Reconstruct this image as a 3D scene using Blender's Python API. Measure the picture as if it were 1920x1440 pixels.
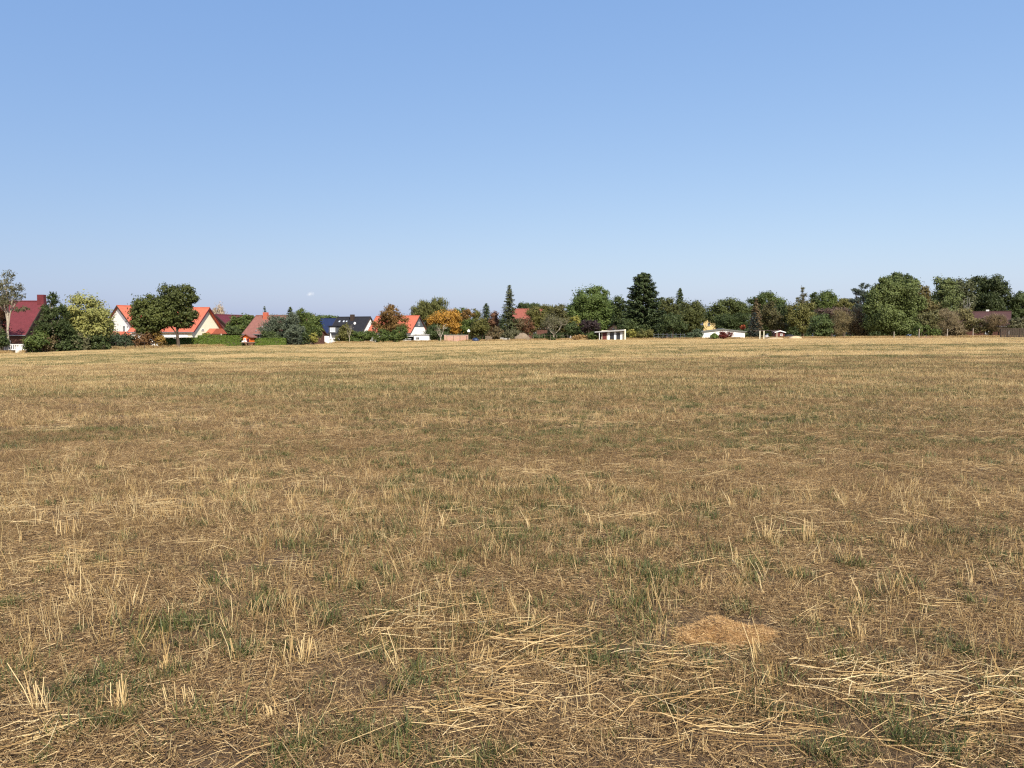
import bpy, math, numpy as np
from mathutils import Vector
sc = bpy.context.scene
for o in list(bpy.data.objects): bpy.data.objects.remove(o)
C = sc.collection
PI = math.pi
# ------------------------------------------------------------------ camera
FPX = 1554.0; EYE = 1.6; HORIZON = 630.0
PITCH = math.atan((720 - HORIZON) / FPX)
cam = bpy.data.cameras.new('camera'); camo = bpy.data.objects.new('camera', cam); C.objects.link(camo)
cam.sensor_width = 36; cam.lens = FPX / 1920 * 36; cam.clip_start = 0.05; cam.clip_end = 20000
camo.location = (0, 0, EYE); camo.rotation_euler = (PI / 2 - PITCH, 0, 0)
sc.camera = camo
# ------------------------------------------------------------------ sky, sun, exposure
SUN_EL = math.radians(40); SUN_AZ = math.radians(25)      # azimuth: to the right of straight behind the camera
S = Vector((math.sin(SUN_AZ) * math.cos(SUN_EL), -math.cos(SUN_AZ) * math.cos(SUN_EL), math.sin(SUN_EL)))
w = bpy.data.worlds.new('World'); sc.world = w; w.use_nodes = True
nt = w.node_tree; nt.nodes.clear()
sky = nt.nodes.new('ShaderNodeTexSky'); sky.sky_type = 'NISHITA'; sky.sun_disc = False
sky.sun_elevation = SUN_EL; sky.sun_rotation = -math.atan2(S.x, S.y)
sky.air_density = 1.0; sky.dust_density = 1.4; sky.ozone_density = 1.5; sky.altitude = 0
bg = nt.nodes.new('ShaderNodeBackground'); bg.inputs[1].default_value = 0.080
wo = nt.nodes.new('ShaderNodeOutputWorld')
# haze look put into the sky colour: channels scaled, even blue added
sky_tint = nt.nodes.new('ShaderNodeMix'); sky_tint.data_type = 'RGBA'; sky_tint.blend_type = 'MULTIPLY'; sky_tint.inputs[0].default_value = 1; sky_tint.inputs[7].default_value = (1.0, .80, .50, 1)
lift = nt.nodes.new('ShaderNodeMix'); lift.data_type = 'RGBA'; lift.blend_type = 'ADD'; lift.inputs[0].default_value = 1; lift.inputs[7].default_value = (.82, 2.12, 5.40, 1)
nt.links.new(sky.outputs[0], sky_tint.inputs[6]); nt.links.new(sky_tint.outputs[2], lift.inputs[6])
nt.links.new(lift.outputs[2], bg.inputs[0]); nt.links.new(bg.outputs[0], wo.inputs[0])
sl = bpy.data.lights.new('sun', 'SUN'); sl.energy = 5.0; sl.angle = math.radians(0.53); sl.color = (1.0, 0.92, 0.78)
so = bpy.data.objects.new('sun', sl); C.objects.link(so); so.location = (0, 0, 60)
so.rotation_euler = (-S).to_track_quat('-Z', 'Y').to_euler()
vs = sc.view_settings; vs.view_transform = 'Standard'; vs.look = 'None'; vs.exposure = 0.385; vs.gamma = 1; vs.use_curve_mapping = False
sc.cycles.use_denoising = False; sc.cycles.filter_width = 1.25; sc.cycles.max_bounces = 5; sc.cycles.diffuse_bounces = 2; sc.cycles.glossy_bounces = 2; sc.cycles.transmission_bounces = 3; sc.cycles.transparent_max_bounces = 24
# ------------------------------------------------------------------ terrain and picture mapping
EPX = [-900, -300, 0, 200, 420, 540, 600, 700, 900, 1100, 1300, 1500, 1700, 1900, 2200, 2800]
EPY = [674, 668, 664, 656, 650, 647, 645, 643, 640, 638, 637, 635.5, 634.5, 634, 633.5, 633]
EYD = [112, 119, 124, 131, 146, 153, 188, 212, 219, 190, 190, 178, 166, 152, 142, 135]
EU = [(p - 960) / FPX for p in EPX]
EZ = [EYE - (y - HORIZON) / FPX * d for y, d in zip(EPY, EYD)]
def sstep(a, b, x):
    t = np.clip((x - a) / (b - a), 0, 1); return t * t * (3 - 2 * t)
def terrain(X, Y):
    X = np.asarray(X, float); Y = np.asarray(Y, float)
    u = X / np.maximum(Y, 25.0)
    return sstep(12, 118, Y) * np.interp(u, EU, EZ)
def edge_depth(u): return np.interp(u, EU, EYD)
def at(px, py, Y):
    u = (px - 960) / FPX; v = -(py - 720) / FPX
    dy = math.cos(PITCH) + v * math.sin(PITCH); dz = -math.sin(PITCH) + v * math.cos(PITCH)
    t = Y / dy
    return Vector((u * t, Y, EYE + dz * t))
def foot(px, Y):
    p = at(px, 632, Y); p.z = float(terrain(p.x, p.y)); return p
def ground_at(px, py):
    u = (px - 960) / FPX; v = -(py - 720) / FPX
    dy = math.cos(PITCH) + v * math.sin(PITCH); dz = -math.sin(PITCH) + v * math.cos(PITCH)
    t = -EYE / dz
    return Vector((u * t, dy * t, 0.0))
# smooth 2-D value noise for scattering
_L = np.random.default_rng(5).random((256, 256))
def vnoise(x, y):
    x = np.asarray(x, float); y = np.asarray(y, float)
    xi = np.floor(x).astype(int); yi = np.floor(y).astype(int); fx = x - xi; fy = y - yi
    fx = fx * fx * (3 - 2 * fx); fy = fy * fy * (3 - 2 * fy)
    a = _L[xi % 256, yi % 256]; b = _L[(xi + 1) % 256, yi % 256]; c = _L[xi % 256, (yi + 1) % 256]; d = _L[(xi + 1) % 256, (yi + 1) % 256]
    return (a * (1 - fx) + b * fx) * (1 - fy) + (c * (1 - fx) + d * fx) * fy
def fbm(x, y): return (vnoise(x, y) * 4 + vnoise(x * 2.1 + 17, y * 2.1 + 5) * 2 + vnoise(x * 4.3 + 3, y * 4.3 + 31)) / 7
# ------------------------------------------------------------------ mesh helpers
class MB:
    """collects vertices and polygons of one mesh"""
    def __init__(s): s.v = []; s.f = []; s.t = []; s.n = 0
    def add(s, V, F, t=0.5):
        V = np.asarray(V, float).reshape(-1, 3)
        s.v.append(V)
        if isinstance(F, np.ndarray): s.f.append(F + s.n)
        else:
            by = {}
            for f in F: by.setdefault(len(f), []).append(f)
            for k in by: s.f.append(np.array(by[k], int) + s.n)
        s.t.append(np.broadcast_to(np.asarray(t, float), (len(V),)))
        s.n += len(V); return s
    def box(s, c, d, rz=0, t=0.5):
        cx, cy, cz = c; a, b, h = d[0] / 2, d[1] / 2, d[2] / 2
        P = np.array([[-a, -b, -h], [a, -b, -h], [a, b, -h], [-a, b, -h], [-a, -b, h], [a, -b, h], [a, b, h], [-a, b, h]])
        if rz:
            q = P.copy(); P[:, 0] = q[:, 0] * math.cos(rz) - q[:, 1] * math.sin(rz); P[:, 1] = q[:, 0] * math.sin(rz) + q[:, 1] * math.cos(rz)
        return s.add(P + np.array(c), [(3, 2, 1, 0), (4, 5, 6, 7), (0, 1, 5, 4), (1, 2, 6, 5), (2, 3, 7, 6), (3, 0, 4, 7)], t)
    def tube(s, pts, rad, k=6, t=0.5, cap=True):
        pts = np.asarray(pts, float); n = len(pts); V = []
        for i in range(n):
            d = pts[min(i + 1, n - 1)] - pts[max(i - 1, 0)]; d /= np.linalg.norm(d) + 1e-9
            r = np.array([1., 0, 0]) if abs(d[0]) < .8 else np.array([0, 1., 0])
            a = np.cross(d, r); a /= np.linalg.norm(a); b = np.cross(d, a)
            for j in range(k):
                q = 2 * PI * j / k; V.append(pts[i] + rad[i] * (math.cos(q) * a + math.sin(q) * b))
        F = [(i * k + j, i * k + (j + 1) % k, (i + 1) * k + (j + 1) % k, (i + 1) * k + j) for i in range(n - 1) for j in range(k)]
        if cap: F += [tuple(range(k))[::-1], tuple((n - 1) * k + j for j in range(k))]
        return s.add(V, F, t)
    def poly_prism(s, P2, axis_o, ax, ay, az, d, t=0.5):
        """extrude a 2-D outline (in ax, ay) by d along az"""
        P = np.array([np.array(axis_o) + np.array(ax) * p[0] + np.array(ay) * p[1] for p in P2]); n = len(P)
        V = np.vstack([P, P + np.array(az) * d])
        F = [tuple(range(n))[::-1], tuple(range(n, 2 * n))] + [(i, (i + 1) % n, n + (i + 1) % n, n + i) for i in range(n)]
        return s.add(V, F, t)
    def mesh(s, name, mat, smooth=False):
        me = bpy.data.meshes.new(name)
        V = np.vstack(s.v); me.vertices.add(len(V)); me.vertices.foreach_set('co', V.astype(np.float32).ravel())
        loops = np.concatenate([f.ravel() for f in s.f]); tot = np.concatenate([np.full(len(f), f.shape[1]) for f in s.f])
        me.loops.add(len(loops)); me.polygons.add(len(tot))
        me.loops.foreach_set('vertex_index', loops.astype(np.int32))
        me.polygons.foreach_set('loop_start', np.concatenate([[0], np.cumsum(tot)[:-1]]).astype(np.int32))
        me.update(calc_edges=True)
        a = me.attributes.new('tint', 'FLOAT', 'POINT'); a.data.foreach_set('value', np.concatenate(s.t).astype(np.float32))
        me.polygons.foreach_set('use_smooth', np.full(len(tot), smooth))
        me.materials.append(mat); return me
    def build(s, name, mat, parent=None, smooth=False, loc=None):
        o = bpy.data.objects.new(name, s.mesh(name, mat, smooth)); C.objects.link(o)
        if parent is not None: o.parent = parent
        if loc is not None: o.location = loc
        return o
def tag(o, label, cat=None, group=None, kind=None):
    o['label'] = label
    if cat: o['category'] = cat
    if group: o['group'] = group
    if kind: o['kind'] = kind
    return o
def empty(name, loc, rz=0):
    o = bpy.data.objects.new(name, None); C.objects.link(o); o.location = loc; o.rotation_euler = (0, 0, rz); o.empty_display_size = .3
    return o
# ------------------------------------------------------------------ materials
def newmat(name):
    m = bpy.data.materials.new(name); m.use_nodes = True
    n = m.node_tree.nodes; b = n['Principled BSDF']; return m, m.node_tree, n, m.node_tree.links, b
def ramp(nt, stops):
    r = nt.nodes.new('ShaderNodeValToRGB'); e = r.color_ramp.elements
    while len(e) < len(stops): e.new(0.5)
    for el, (p, c) in zip(e, stops): el.position = p; el.color = (*c, 1)
    return r
def noise(nt, scale, detail=4, vec=None, rough=.6):
    t = nt.nodes.new('ShaderNodeTexNoise'); t.inputs['Scale'].default_value = scale; t.inputs['Detail'].default_value = detail; t.inputs['Roughness'].default_value = rough
    if vec is not None: nt.links.new(vec, t.inputs['Vector'])
    return t
def mixc(nt, fac, a, b, mode='MIX'):
    m = nt.nodes.new('ShaderNodeMix'); m.data_type = 'RGBA'; m.blend_type = mode
    for k, v in ((0, fac), (6, a), (7, b)):
        if hasattr(v, 'links'): nt.links.new(v, m.inputs[k])
        elif isinstance(v, (int, float)): m.inputs[k].default_value = v
        else: m.inputs[k].default_value = (*v, 1)
    return m.outputs[2]
def plain(name, col, rough=.8, var=.18, scale=3.0, bump=0.0, metal=0.0, spec=.3):
    """painted / rendered surface with a little uneven wear"""
    m, t, n, l, b = newmat(name)
    g = n.new('ShaderNodeTexCoord'); tx = noise(t, scale, 6, g.outputs['Object'])
    r = ramp(t, [(.3, tuple(c * (1 - var) for c in col)), (.7, tuple(min(c * (1 + var * .6), .9) for c in col))])
    l.new(tx.outputs['Fac'], r.inputs[0]); l.new(r.outputs[0], b.inputs['Base Color'])
    b.inputs['Roughness'].default_value = rough; b.inputs['Metallic'].default_value = metal; b.inputs['Specular IOR Level'].default_value = spec
    if bump:
        bp = n.new('ShaderNodeBump'); bp.inputs['Strength'].default_value = bump; bp.inputs['Distance'].default_value = .05
        l.new(tx.outputs['Fac'], bp.inputs['Height']); l.new(bp.outputs[0], b.inputs['Normal'])
    return m
def roofmat(name, col, var=.22, row=.34):
    """tiled roof: rows across the slope and columns along it, uneven firing colour"""
    m, t, n, l, b = newmat(name)
    g = n.new('ShaderNodeTexCoord')
    mp = n.new('ShaderNodeMapping'); l.new(g.outputs['Object'], mp.inputs[0])
    wv = n.new('ShaderNodeTexWave'); wv.wave_type = 'BANDS'; wv.bands_direction = 'Z'; wv.wave_profile = 'SAW'; wv.inputs['Scale'].default_value = 1 / row * .5; l.new(g.outputs['Object'], wv.inputs[0])
    wx = n.new('ShaderNodeTexWave'); wx.wave_type = 'BANDS'; wx.bands_direction = 'X'; wx.inputs['Scale'].default_value = 1 / .3 * .5; l.new(g.outputs['Object'], wx.inputs[0])
    ad = n.new('ShaderNodeMath'); ad.operation = 'ADD'; l.new(wv.outputs['Fac'], ad.inputs[0]); l.new(wx.outputs['Fac'], ad.inputs[1])
    bp = n.new('ShaderNodeBump'); bp.inputs['Strength'].default_value = .5; bp.inputs['Distance'].default_value = .04; l.new(ad.outputs[0], bp.inputs['Height']); l.new(bp.outputs[0], b.inputs['Normal'])
    tx = noise(t, 1.4, 8, g.outputs['Object'], .7)
    r = ramp(t, [(.3, tuple(c * (1 - var) for c in col)), (.55, col), (.75, tuple(min(1, c * (1 + var)) for c in col))])
    l.new(tx.outputs['Fac'], r.inputs[0]); l.new(r.outputs[0], b.inputs['Base Color'])
    b.inputs['Roughness'].default_value = .75; b.inputs['Specular IOR Level'].default_value = .25
    return m
_fol = {}
def foliage(dark, light, trans=.22):
    key = (dark, light, trans)
    if key in _fol: return _fol[key]
    m, t, n, l, b = newmat('foliage')
    a = n.new('ShaderNodeAttribute'); a.attribute_name = 'tint'
    r = ramp(t, [(0, tuple(c * q for c, q in zip(dark, (1.95, 1.75, 1.55)))), (1, tuple(c * q for c, q in zip(light, (1.7, 1.55, 1.35))))]); l.new(a.outputs['Fac'], r.inputs[0])
    l.new(r.outputs[0], b.inputs['Base Color']); b.inputs['Roughness'].default_value = .55; b.inputs['Specular IOR Level'].default_value = .25
    tr = n.new('ShaderNodeBsdfTranslucent'); l.new(r.outputs[0], tr.inputs[0])
    mx = n.new('ShaderNodeMixShader'); mx.inputs[0].default_value = trans
    l.new(b.outputs[0], mx.inputs[1]); l.new(tr.outputs[0], mx.inputs[2]); l.new(mx.outputs[0], n['Material Output'].inputs[0])
    _fol[key] = m; return m
def stalkmat(name, stops, patch_scale, patch_lo, patch_hi, trans=.12, rough=.5):
    """straw or grass: tint picks the stem's own colour, a slow noise over the field shifts it"""
    m, t, n, l, b = newmat(name)
    a = n.new('ShaderNodeAttribute'); a.attribute_name = 'tint'
    oi = n.new('ShaderNodeObjectInfo')
    ad = n.new('ShaderNodeMath'); ad.operation = 'MULTIPLY_ADD'; l.new(oi.outputs['Random'], ad.inputs[0]); ad.inputs[1].default_value = .3
    sb = n.new('ShaderNodeMath'); sb.operation = 'SUBTRACT'; l.new(a.outputs['Fac'], sb.inputs[0]); sb.inputs[1].default_value = .15; l.new(sb.outputs[0], ad.inputs[2])
    r = ramp(t, stops); l.new(ad.outputs[0], r.inputs[0])
    g = n.new('ShaderNodeNewGeometry'); mp = n.new('ShaderNodeMapping'); mp.inputs['Scale'].default_value = (patch_scale * .35, patch_scale, 0); l.new(g.outputs['Position'], mp.inputs[0])
    tx = noise(t, 1.0, 4, mp.outputs[0]); r2 = ramp(t, [(.35, patch_lo), (.65, patch_hi)]); l.new(tx.outputs['Fac'], r2.inputs[0])
    c = mixc(t, 1.0, r.outputs[0], r2.outputs[0], 'MULTIPLY')
    l.new(c, b.inputs['Base Color']); b.inputs['Roughness'].default_value = rough; b.inputs['Specular IOR Level'].default_value = .3
    tr = n.new('ShaderNodeBsdfTranslucent'); l.new(c, tr.inputs[0])
    mx = n.new('ShaderNodeMixShader'); mx.inputs[0].default_value = trans
    l.new(b.outputs[0], mx.inputs[1]); l.new(tr.outputs[0], mx.inputs[2]); l.new(mx.outputs[0], n['Material Output'].inputs[0])
    return m
M = {}
M['bark'] = plain('bark', (.10, .075, .055), .9, .35, 6, .6)
M['pale_bark'] = plain('pale_bark', (.42, .36, .28), .9, .35, 5, .5)
M['birch_bark'] = plain('birch_bark', (.5, .47, .42), .8, .4, 3, .3)
M['white'] = plain('white_render', (.86, .85, .82), .85, .05, .8)
M['cream'] = plain('cream_render', (.86, .82, .62), .85, .05, .8)
M['yellow'] = plain('yellow_render', (.78, .58, .27), .85, .06, .8)
M['pink'] = plain('pink_render', (.72, .50, .38), .85, .08, 1)
M['darkred_wall'] = plain('brown_boarding', (.12, .055, .04), .8, .25, 4)
M['grey_clad'] = plain('slate_cladding', (.10, .11, .125), .7, .2, 3)
M['concrete'] = plain('grey_concrete', (.36, .34, .31), .9, .2, 2)
M['orange_paint'] = plain('orange_paint', (.72, .16, .035), .7, .15, 4)
M['wood'] = plain('weathered_wood', (.28, .22, .16), .85, .3, 7)
M['darkwood'] = plain('dark_stained_wood', (.06, .04, .03), .75, .3, 7)
M['white_paint'] = plain('white_paint', (.82, .82, .80), .6, .05, 2)
M['maroon'] = plain('maroon_paint', (.13, .03, .025), .6, .2, 3)
M['glass'] = plain('window_glass', (.03, .035, .045), .12, .2, 2, spec=.6)
M['metal'] = plain('grey_metal', (.30, .31, .32), .5, .15, 4, metal=.6)
M['zinc'] = plain('light_roof_felt', (.42, .41, .40), .7, .2, 3)
M['tarp'] = plain('blue_tarpaulin', (.02, .04, .10), .45, .35, 2, .5)
M['r_red'] = roofmat('wine_red_tiles', (.145, .030, .036))
M['r_orange'] = roofmat('orange_tiles', (.53, .145, .085), .2)
M['r_pink'] = roofmat('faded_brown_tiles', (.26, .115, .09))
M['r_black'] = roofmat('black_tiles', (.022, .022, .027))
M['r_blue'] = roofmat('blue_glazed_tiles', (.014, .026, .075))
M['r_dred'] = roofmat('dark_red_tiles', (.12, .025, .035))
M['r_brown'] = roofmat('brown_corrugated_sheet', (.085, .042, .04))
M['r_farred'] = roofmat('brick_red_tiles', (.27, .085, .062))
M['r_grey'] = roofmat('grey_felt_roof', (.16, .165, .15))
def brickmat():
    m, t, n, l, b = newmat('pink_brick')
    g = n.new('ShaderNodeTexCoord'); mp = n.new('ShaderNodeMapping'); mp.inputs['Rotation'].default_value = (PI / 2, 0, 0); l.new(g.outputs['Object'], mp.inputs[0])
    k = n.new('ShaderNodeTexBrick'); l.new(mp.outputs[0], k.inputs[0]); k.inputs['Scale'].default_value = 4
    k.inputs['Color1'].default_value = (.42, .22, .15, 1); k.inputs['Color2'].default_value = (.50, .29, .2, 1); k.inputs['Mortar'].default_value = (.45, .38, .32, 1)
    tx = noise(t, 1.2, 6, g.outputs['Object']); c = mixc(t, .5, k.outputs[0], tx.outputs['Color'], 'SOFT_LIGHT')
    l.new(c, b.inputs['Base Color']); b.inputs['Roughness'].default_value = .9
    return m
M['brick'] = brickmat()
# ------------------------------------------------------------------ ground and field
def soil_material(name, stops, sx, near):
    m, t, n, l, b = newmat(name)
    g = n.new('ShaderNodeNewGeometry'); mp = n.new('ShaderNodeMapping'); mp.inputs['Scale'].default_value = (sx[0], sx[1], 1); l.new(g.outputs['Position'], mp.inputs[0])
    big = noise(t, 1.0, 5, mp.outputs[0]); fine = noise(t, near, 8, g.outputs['Position'], .75)
    ad = n.new('ShaderNodeMath'); ad.operation = 'MULTIPLY_ADD'; l.new(big.outputs['Fac'], ad.inputs[0]); ad.inputs[1].default_value = .5
    ml = n.new('ShaderNodeMath'); ml.operation = 'MULTIPLY'; l.new(fine.outputs['Fac'], ml.inputs[0]); ml.inputs[1].default_value = .5; l.new(ml.outputs[0], ad.inputs[2])
    r = ramp(t, stops); l.new(ad.outputs[0], r.inputs[0]); l.new(r.outputs[0], b.inputs['Base Color'])
    b.inputs['Roughness'].default_value = .95; b.inputs['Specular IOR Level'].default_value = .1
    bp = n.new('ShaderNodeBump'); bp.inputs['Strength'].default_value = .7; bp.inputs['Distance'].default_value = .03; l.new(fine.outputs['Fac'], bp.inputs['Height']); l.new(bp.outputs[0], b.inputs['Normal'])
    return m
M['soil'] = soil_material('stubble_soil', [(.30, (.066, .042, .025)), (.46, (.120, .079, .046)), (.58, (.18, .122, .07)), (.72, (.26, .18, .10))], (.10, .35), 38)
M['meadow'] = soil_material('dry_meadow', [(.32, (.10, .088, .042)), (.5, (.19, .15, .078)), (.7, (.30, .225, .12))], (.05, .12), 9)
def grid_mesh(xs, ys, fz):
    X, Y = np.meshgrid(xs, ys); Z = fz(X, Y); nx = len(xs); ny = len(ys)
    V = np.stack([X, Y, Z], -1).reshape(-1, 3)
    i = np.arange((ny - 1) * (nx - 1)); r = i // (nx - 1); c = i % (nx - 1); a = r * nx + c
    return V, np.stack([a, a + 1, a + nx + 1, a + nx], 1)
def geo(a, b, n): return np.geomspace(a, b, n)
pos = geo(4, 6000, 60); xs = np.concatenate([-pos[::-1], np.linspace(-3.5, 3.5, 5), pos]); ys = np.concatenate([-geo(2, 2500, 26)[::-1], np.linspace(0, 300, 90), geo(310, 9000, 30)])
mb = MB(); V, F = grid_mesh(xs, ys, lambda X, Y: terrain(X, Y) - .08); mb.add(V, F)
tag(mb.build('ground', M['meadow'], smooth=True), 'dry grassy ground of the gardens behind the field', kind='structure')
def relief(X, Y):
    return terrain(X, Y) + (fbm(X * 1.1, Y * 1.6) - .5) * .07 * sstep(0, 2, Y) + (fbm(X * 6, Y * 6) - .5) * .03 * sstep(60, 20, Y)
us = np.linspace(-1.15, 1.15, 230); ts = np.linspace(0, 1, 240)
U, T = np.meshgrid(us, ts)
Yv = 0.6 * ((edge_depth(U) + .8) / 0.6) ** T; Xv = U * (Yv + 3.5 * (1 - T))
V = np.stack([Xv, Yv, relief(Xv, Yv)], -1).reshape(-1, 3); nx = len(us)
i = np.arange((len(ts) - 1) * (nx - 1)); a = (i // (nx - 1)) * nx + i % (nx - 1)
mb = MB(); mb.add(V, np.stack([a, a + 1, a + nx + 1, a + nx], 1))
tag(mb.build('stubble_field', M['soil'], smooth=True), 'wide harvested field of brown soil reaching to the gardens', kind='structure')
# ---- stem sources (meshes that the scattered cover repeats)
def sticks(mb, B, Tp, r, tint, bend=None, k=3):
    """thin stems: B base, Tp tip (N,3); optional sideways bend of the middle"""
    B = np.asarray(B, float); Tp = np.asarray(Tp, float); n = len(B); r = np.broadcast_to(r, (n,))
    mid = (B + Tp) / 2 + (bend if bend is not None else 0)
    d = Tp - B; d /= np.linalg.norm(d, axis=1, keepdims=True) + 1e-9
    ref = np.where(np.abs(d[:, :1]) < .8, np.array([[1., 0, 0]]), np.array([[0, 1., 0]]))
    a = np.cross(d, ref); a /= np.linalg.norm(a, axis=1, keepdims=True); b = np.cross(d, a)
    rings = []
    secs = [(B, 1.0), (mid, .95), (Tp, .8)] if bend is not None else [(B, 1.0), (Tp, .8)]
    for P, s in secs:
        for j in range(k):
            q = 2 * PI * j / k; rings.append(P + (r * s)[:, None] * (math.cos(q) * a + math.sin(q) * b))
    V = np.stack(rings, 1); m = len(secs); base = np.arange(n)[:, None] * (m * k)
    F = []
    for s in range(m - 1):
        for j in range(k):
            F.append(base + np.array([[s * k + j, s * k + (j + 1) % k, (s + 1) * k + (j + 1) % k, (s + 1) * k + j]]))
    mb.add(V.reshape(-1, 3), np.concatenate(F), np.repeat(np.broadcast_to(tint, (n,)), m * k))
def blades(mb, B, H, lean, wdt, tint, rg):
    """grass blades: two quads each, arching over"""
    n = len(B); az = rg.random(n) * 2 * PI; dx = np.cos(az); dy = np.sin(az)
    p1 = B + np.stack([dx * lean * .35, dy * lean * .35, H * .62], 1); p2 = B + np.stack([dx * lean, dy * lean, H], 1)
    sd = np.stack([-dy, dx, np.zeros(n)], 1) * wdt[:, None] * .5
    V = np.stack([B - sd, B + sd, p1 + sd * .9, p1 - sd * .9, p2 + sd * .15, p2 - sd * .15], 1).reshape(-1, 3)
    base = np.arange(n)[:, None] * 6
    F = np.concatenate([base + np.array([[0, 1, 2, 3]]), base + np.array([[3, 2, 4, 5]])])
    mb.add(V, F, np.repeat(tint, 6))
STRAW = [(0, (.20, .122, .055)), (.3, (.43, .28, .125)), (.6, (.69, .482, .232)), (1, (.90, .725, .425))]
M['stubble'] = stalkmat('standing_straw', STRAW, .55, (.78, .76, .66), (1.0, .99, .94))
M['straw'] = stalkmat('lying_straw', STRAW, .8, (.86, .84, .76), (1.0, .99, .95))
M['litter'] = stalkmat('chaff_litter', [(0, (.10, .068, .036)), (.35, (.255, .164, .085)), (.7, (.56, .388, .192)), (1, (.87, .68, .39))], .5, (.80, .755, .68), (1.0, .965, .90))
M['grass'] = stalkmat('field_grass', [(0, (.052, .072, .020)), (.45, (.112, .130, .040)), (.8, (.205, .195, .070)), (1, (.36, .29, .12))], .6, (.8, .85, .8), (1.1, 1.05, 1.0), .25)
M['grass_far'] = stalkmat('olive_regrowth', [(0, (.115, .115, .042)), (.45, (.195, .182, .068)), (.8, (.30, .255, .105)), (1, (.46, .36, .17))], .25, (.85, .88, .82), (1.05, 1.02, 1.0), .25)
def src(name, mb, mat): return bpy.data.objects.new(name, mb.mesh(name, mat, True))
rg = np.random.default_rng(11)
def rdir(n, zs=1.0):
    v = rg.normal(size=(n, 3)); v[:, 2] *= zs; return v / np.linalg.norm(v, axis=1, keepdims=True)
S_stub, S_far, S_lit, S_straw, S_grass, S_thatch, S_gfar = [], [], [], [], [], [], []
for q in range(10):                                              # tuft of cut stalks
    mb = MB(); n = rg.integers(3, 9)
    B = np.stack([rg.normal(0, .028, n), rg.normal(0, .013, n), np.full(n, -.01)], 1)
    h = rg.gamma(5, .018, n) + .02; ln = rg.normal(0, .22, (n, 2)) + rg.normal(0, .22, (1, 2))
    Tp = B + np.stack([ln[:, 0] * h, ln[:, 1] * h, h], 1)
    sticks(mb, B, Tp, rg.uniform(.0014, .0024, n), np.clip(rg.normal(.66, .2, n), 0, 1), np.stack([rg.normal(0, .006, n), rg.normal(0, .006, n), np.zeros(n)], 1))
    S_stub.append(src('stubble_tuft', mb, M['stubble']))
for q in range(7):                                               # strip of far stubble
    mb = MB(); n = 130
    B = np.stack([rg.uniform(-.7, .7, n), rg.normal(0, .05, n) + rg.integers(-2, 3, n) * .15, np.full(n, -.02)], 1)
    h = rg.uniform(.06, .16, n); ln = rg.normal(0, .3, (n, 2))
    sticks(mb, B, B + np.stack([ln[:, 0] * h, ln[:, 1] * h, h], 1), rg.uniform(.0022, .0042, n), np.clip(rg.normal(.74, .22, n), 0, 1))
    S_far.append(src('stubble_strip', mb, M['stubble']))
for q in range(8):                                               # patch of chopped chaff
    mb = MB(); n = 300
    B = np.stack([rg.uniform(-.3, .3, n), rg.uniform(-.3, .3, n), rg.uniform(.002, .02, n)], 1)
    L = rg.gamma(2.0, .020, n) + .010; az = rg.normal(0, .9, n); el = rg.normal(0, .16, n)
    D = np.stack([np.cos(az) * np.cos(el), np.sin(az) * np.cos(el), np.sin(el)], 1) * L[:, None]
    sticks(mb, B - D / 2, B + D / 2, rg.uniform(.0007, .0019, n), np.clip(rg.normal(.48, .3, n), 0, 1))
    S_lit.append(src('chaff_patch', mb, M['litter']))
def straw_bundle(mb, n, sx, sy, hz, az_sd, lmin, lmax, rs=1.0, tm=.68):
    B = np.stack([rg.normal(0, sx, n), rg.normal(0, sy, n), np.abs(rg.normal(0, hz, n)) + .008], 1)
    L = rg.uniform(lmin, lmax, n); az = rg.normal(0, az_sd, n); el = rg.normal(.02, .13, n)
    D = np.stack([np.cos(az) * np.cos(el), np.sin(az) * np.cos(el), np.sin(el)], 1) * L[:, None]
    kk = np.where(rg.random(n) < .42, .17, .06) * L
    bd = np.stack([rg.normal(0, 1, n), rg.normal(0, 1, n), rg.normal(.1, .4, n)], 1) * kk[:, None]; bd[:, 2] = np.maximum(bd[:, 2], -.02)
    sticks(mb, B - D / 2, B + D / 2, rg.uniform(.0009, .0020, n) * rs, np.clip(rg.normal(tm, .29, n), 0, 1), bd)
for q in range(10):                                              # a few lying straws
    mb = MB(); straw_bundle(mb, int(rg.integers(6, 15)), .11, .08, .02, .7, .06, .34)
    S_straw.append(src('lying_straws', mb, M['straw']))
for q in range(8):                                               # green tuft
    mb = MB(); n = int(rg.integers(40, 75)); sp = rg.uniform(.03, .075)
    B = np.stack([rg.normal(0, sp, n), rg.normal(0, sp, n), np.full(n, -.005)], 1)
    blades(mb, B, rg.uniform(.02, .085, n), rg.uniform(.015, .085, n), rg.uniform(.0024, .0052, n), np.clip(rg.normal(.45, .27, n), 0, 1), rg)
    S_grass.append(src('grass_tuft', mb, M['grass']))
for q in range(8):                                               # fine dead thatch
    mb = MB(); n = 190
    B = np.stack([rg.uniform(-.25, .25, n), rg.uniform(-.25, .25, n), np.full(n, -.004)], 1)
    h = rg.uniform(.015, .075, n); ln = rg.normal(0, .75, (n, 2))
    sticks(mb, B, B + np.stack([ln[:, 0] * h, ln[:, 1] * h, h], 1), rg.uniform(.0006, .0012, n), np.clip(rg.normal(.4, .25, n), 0, 1))
    S_thatch.append(src('thatch_patch', mb, M['litter']))
for q in range(6):                                               # strip of far grass
    mb = MB(); n = 90
    B = np.stack([rg.uniform(-.6, .6, n), rg.uniform(-.3, .3, n), np.full(n, -.01)], 1)
    blades(mb, B, rg.uniform(.05, .13, n), rg.uniform(.01, .08, n), rg.uniform(.008, .017, n), np.clip(rg.normal(.5, .25, n), 0, 1), rg)
    S_gfar.append(src('grass_strip', mb, M['grass_far']))
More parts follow.
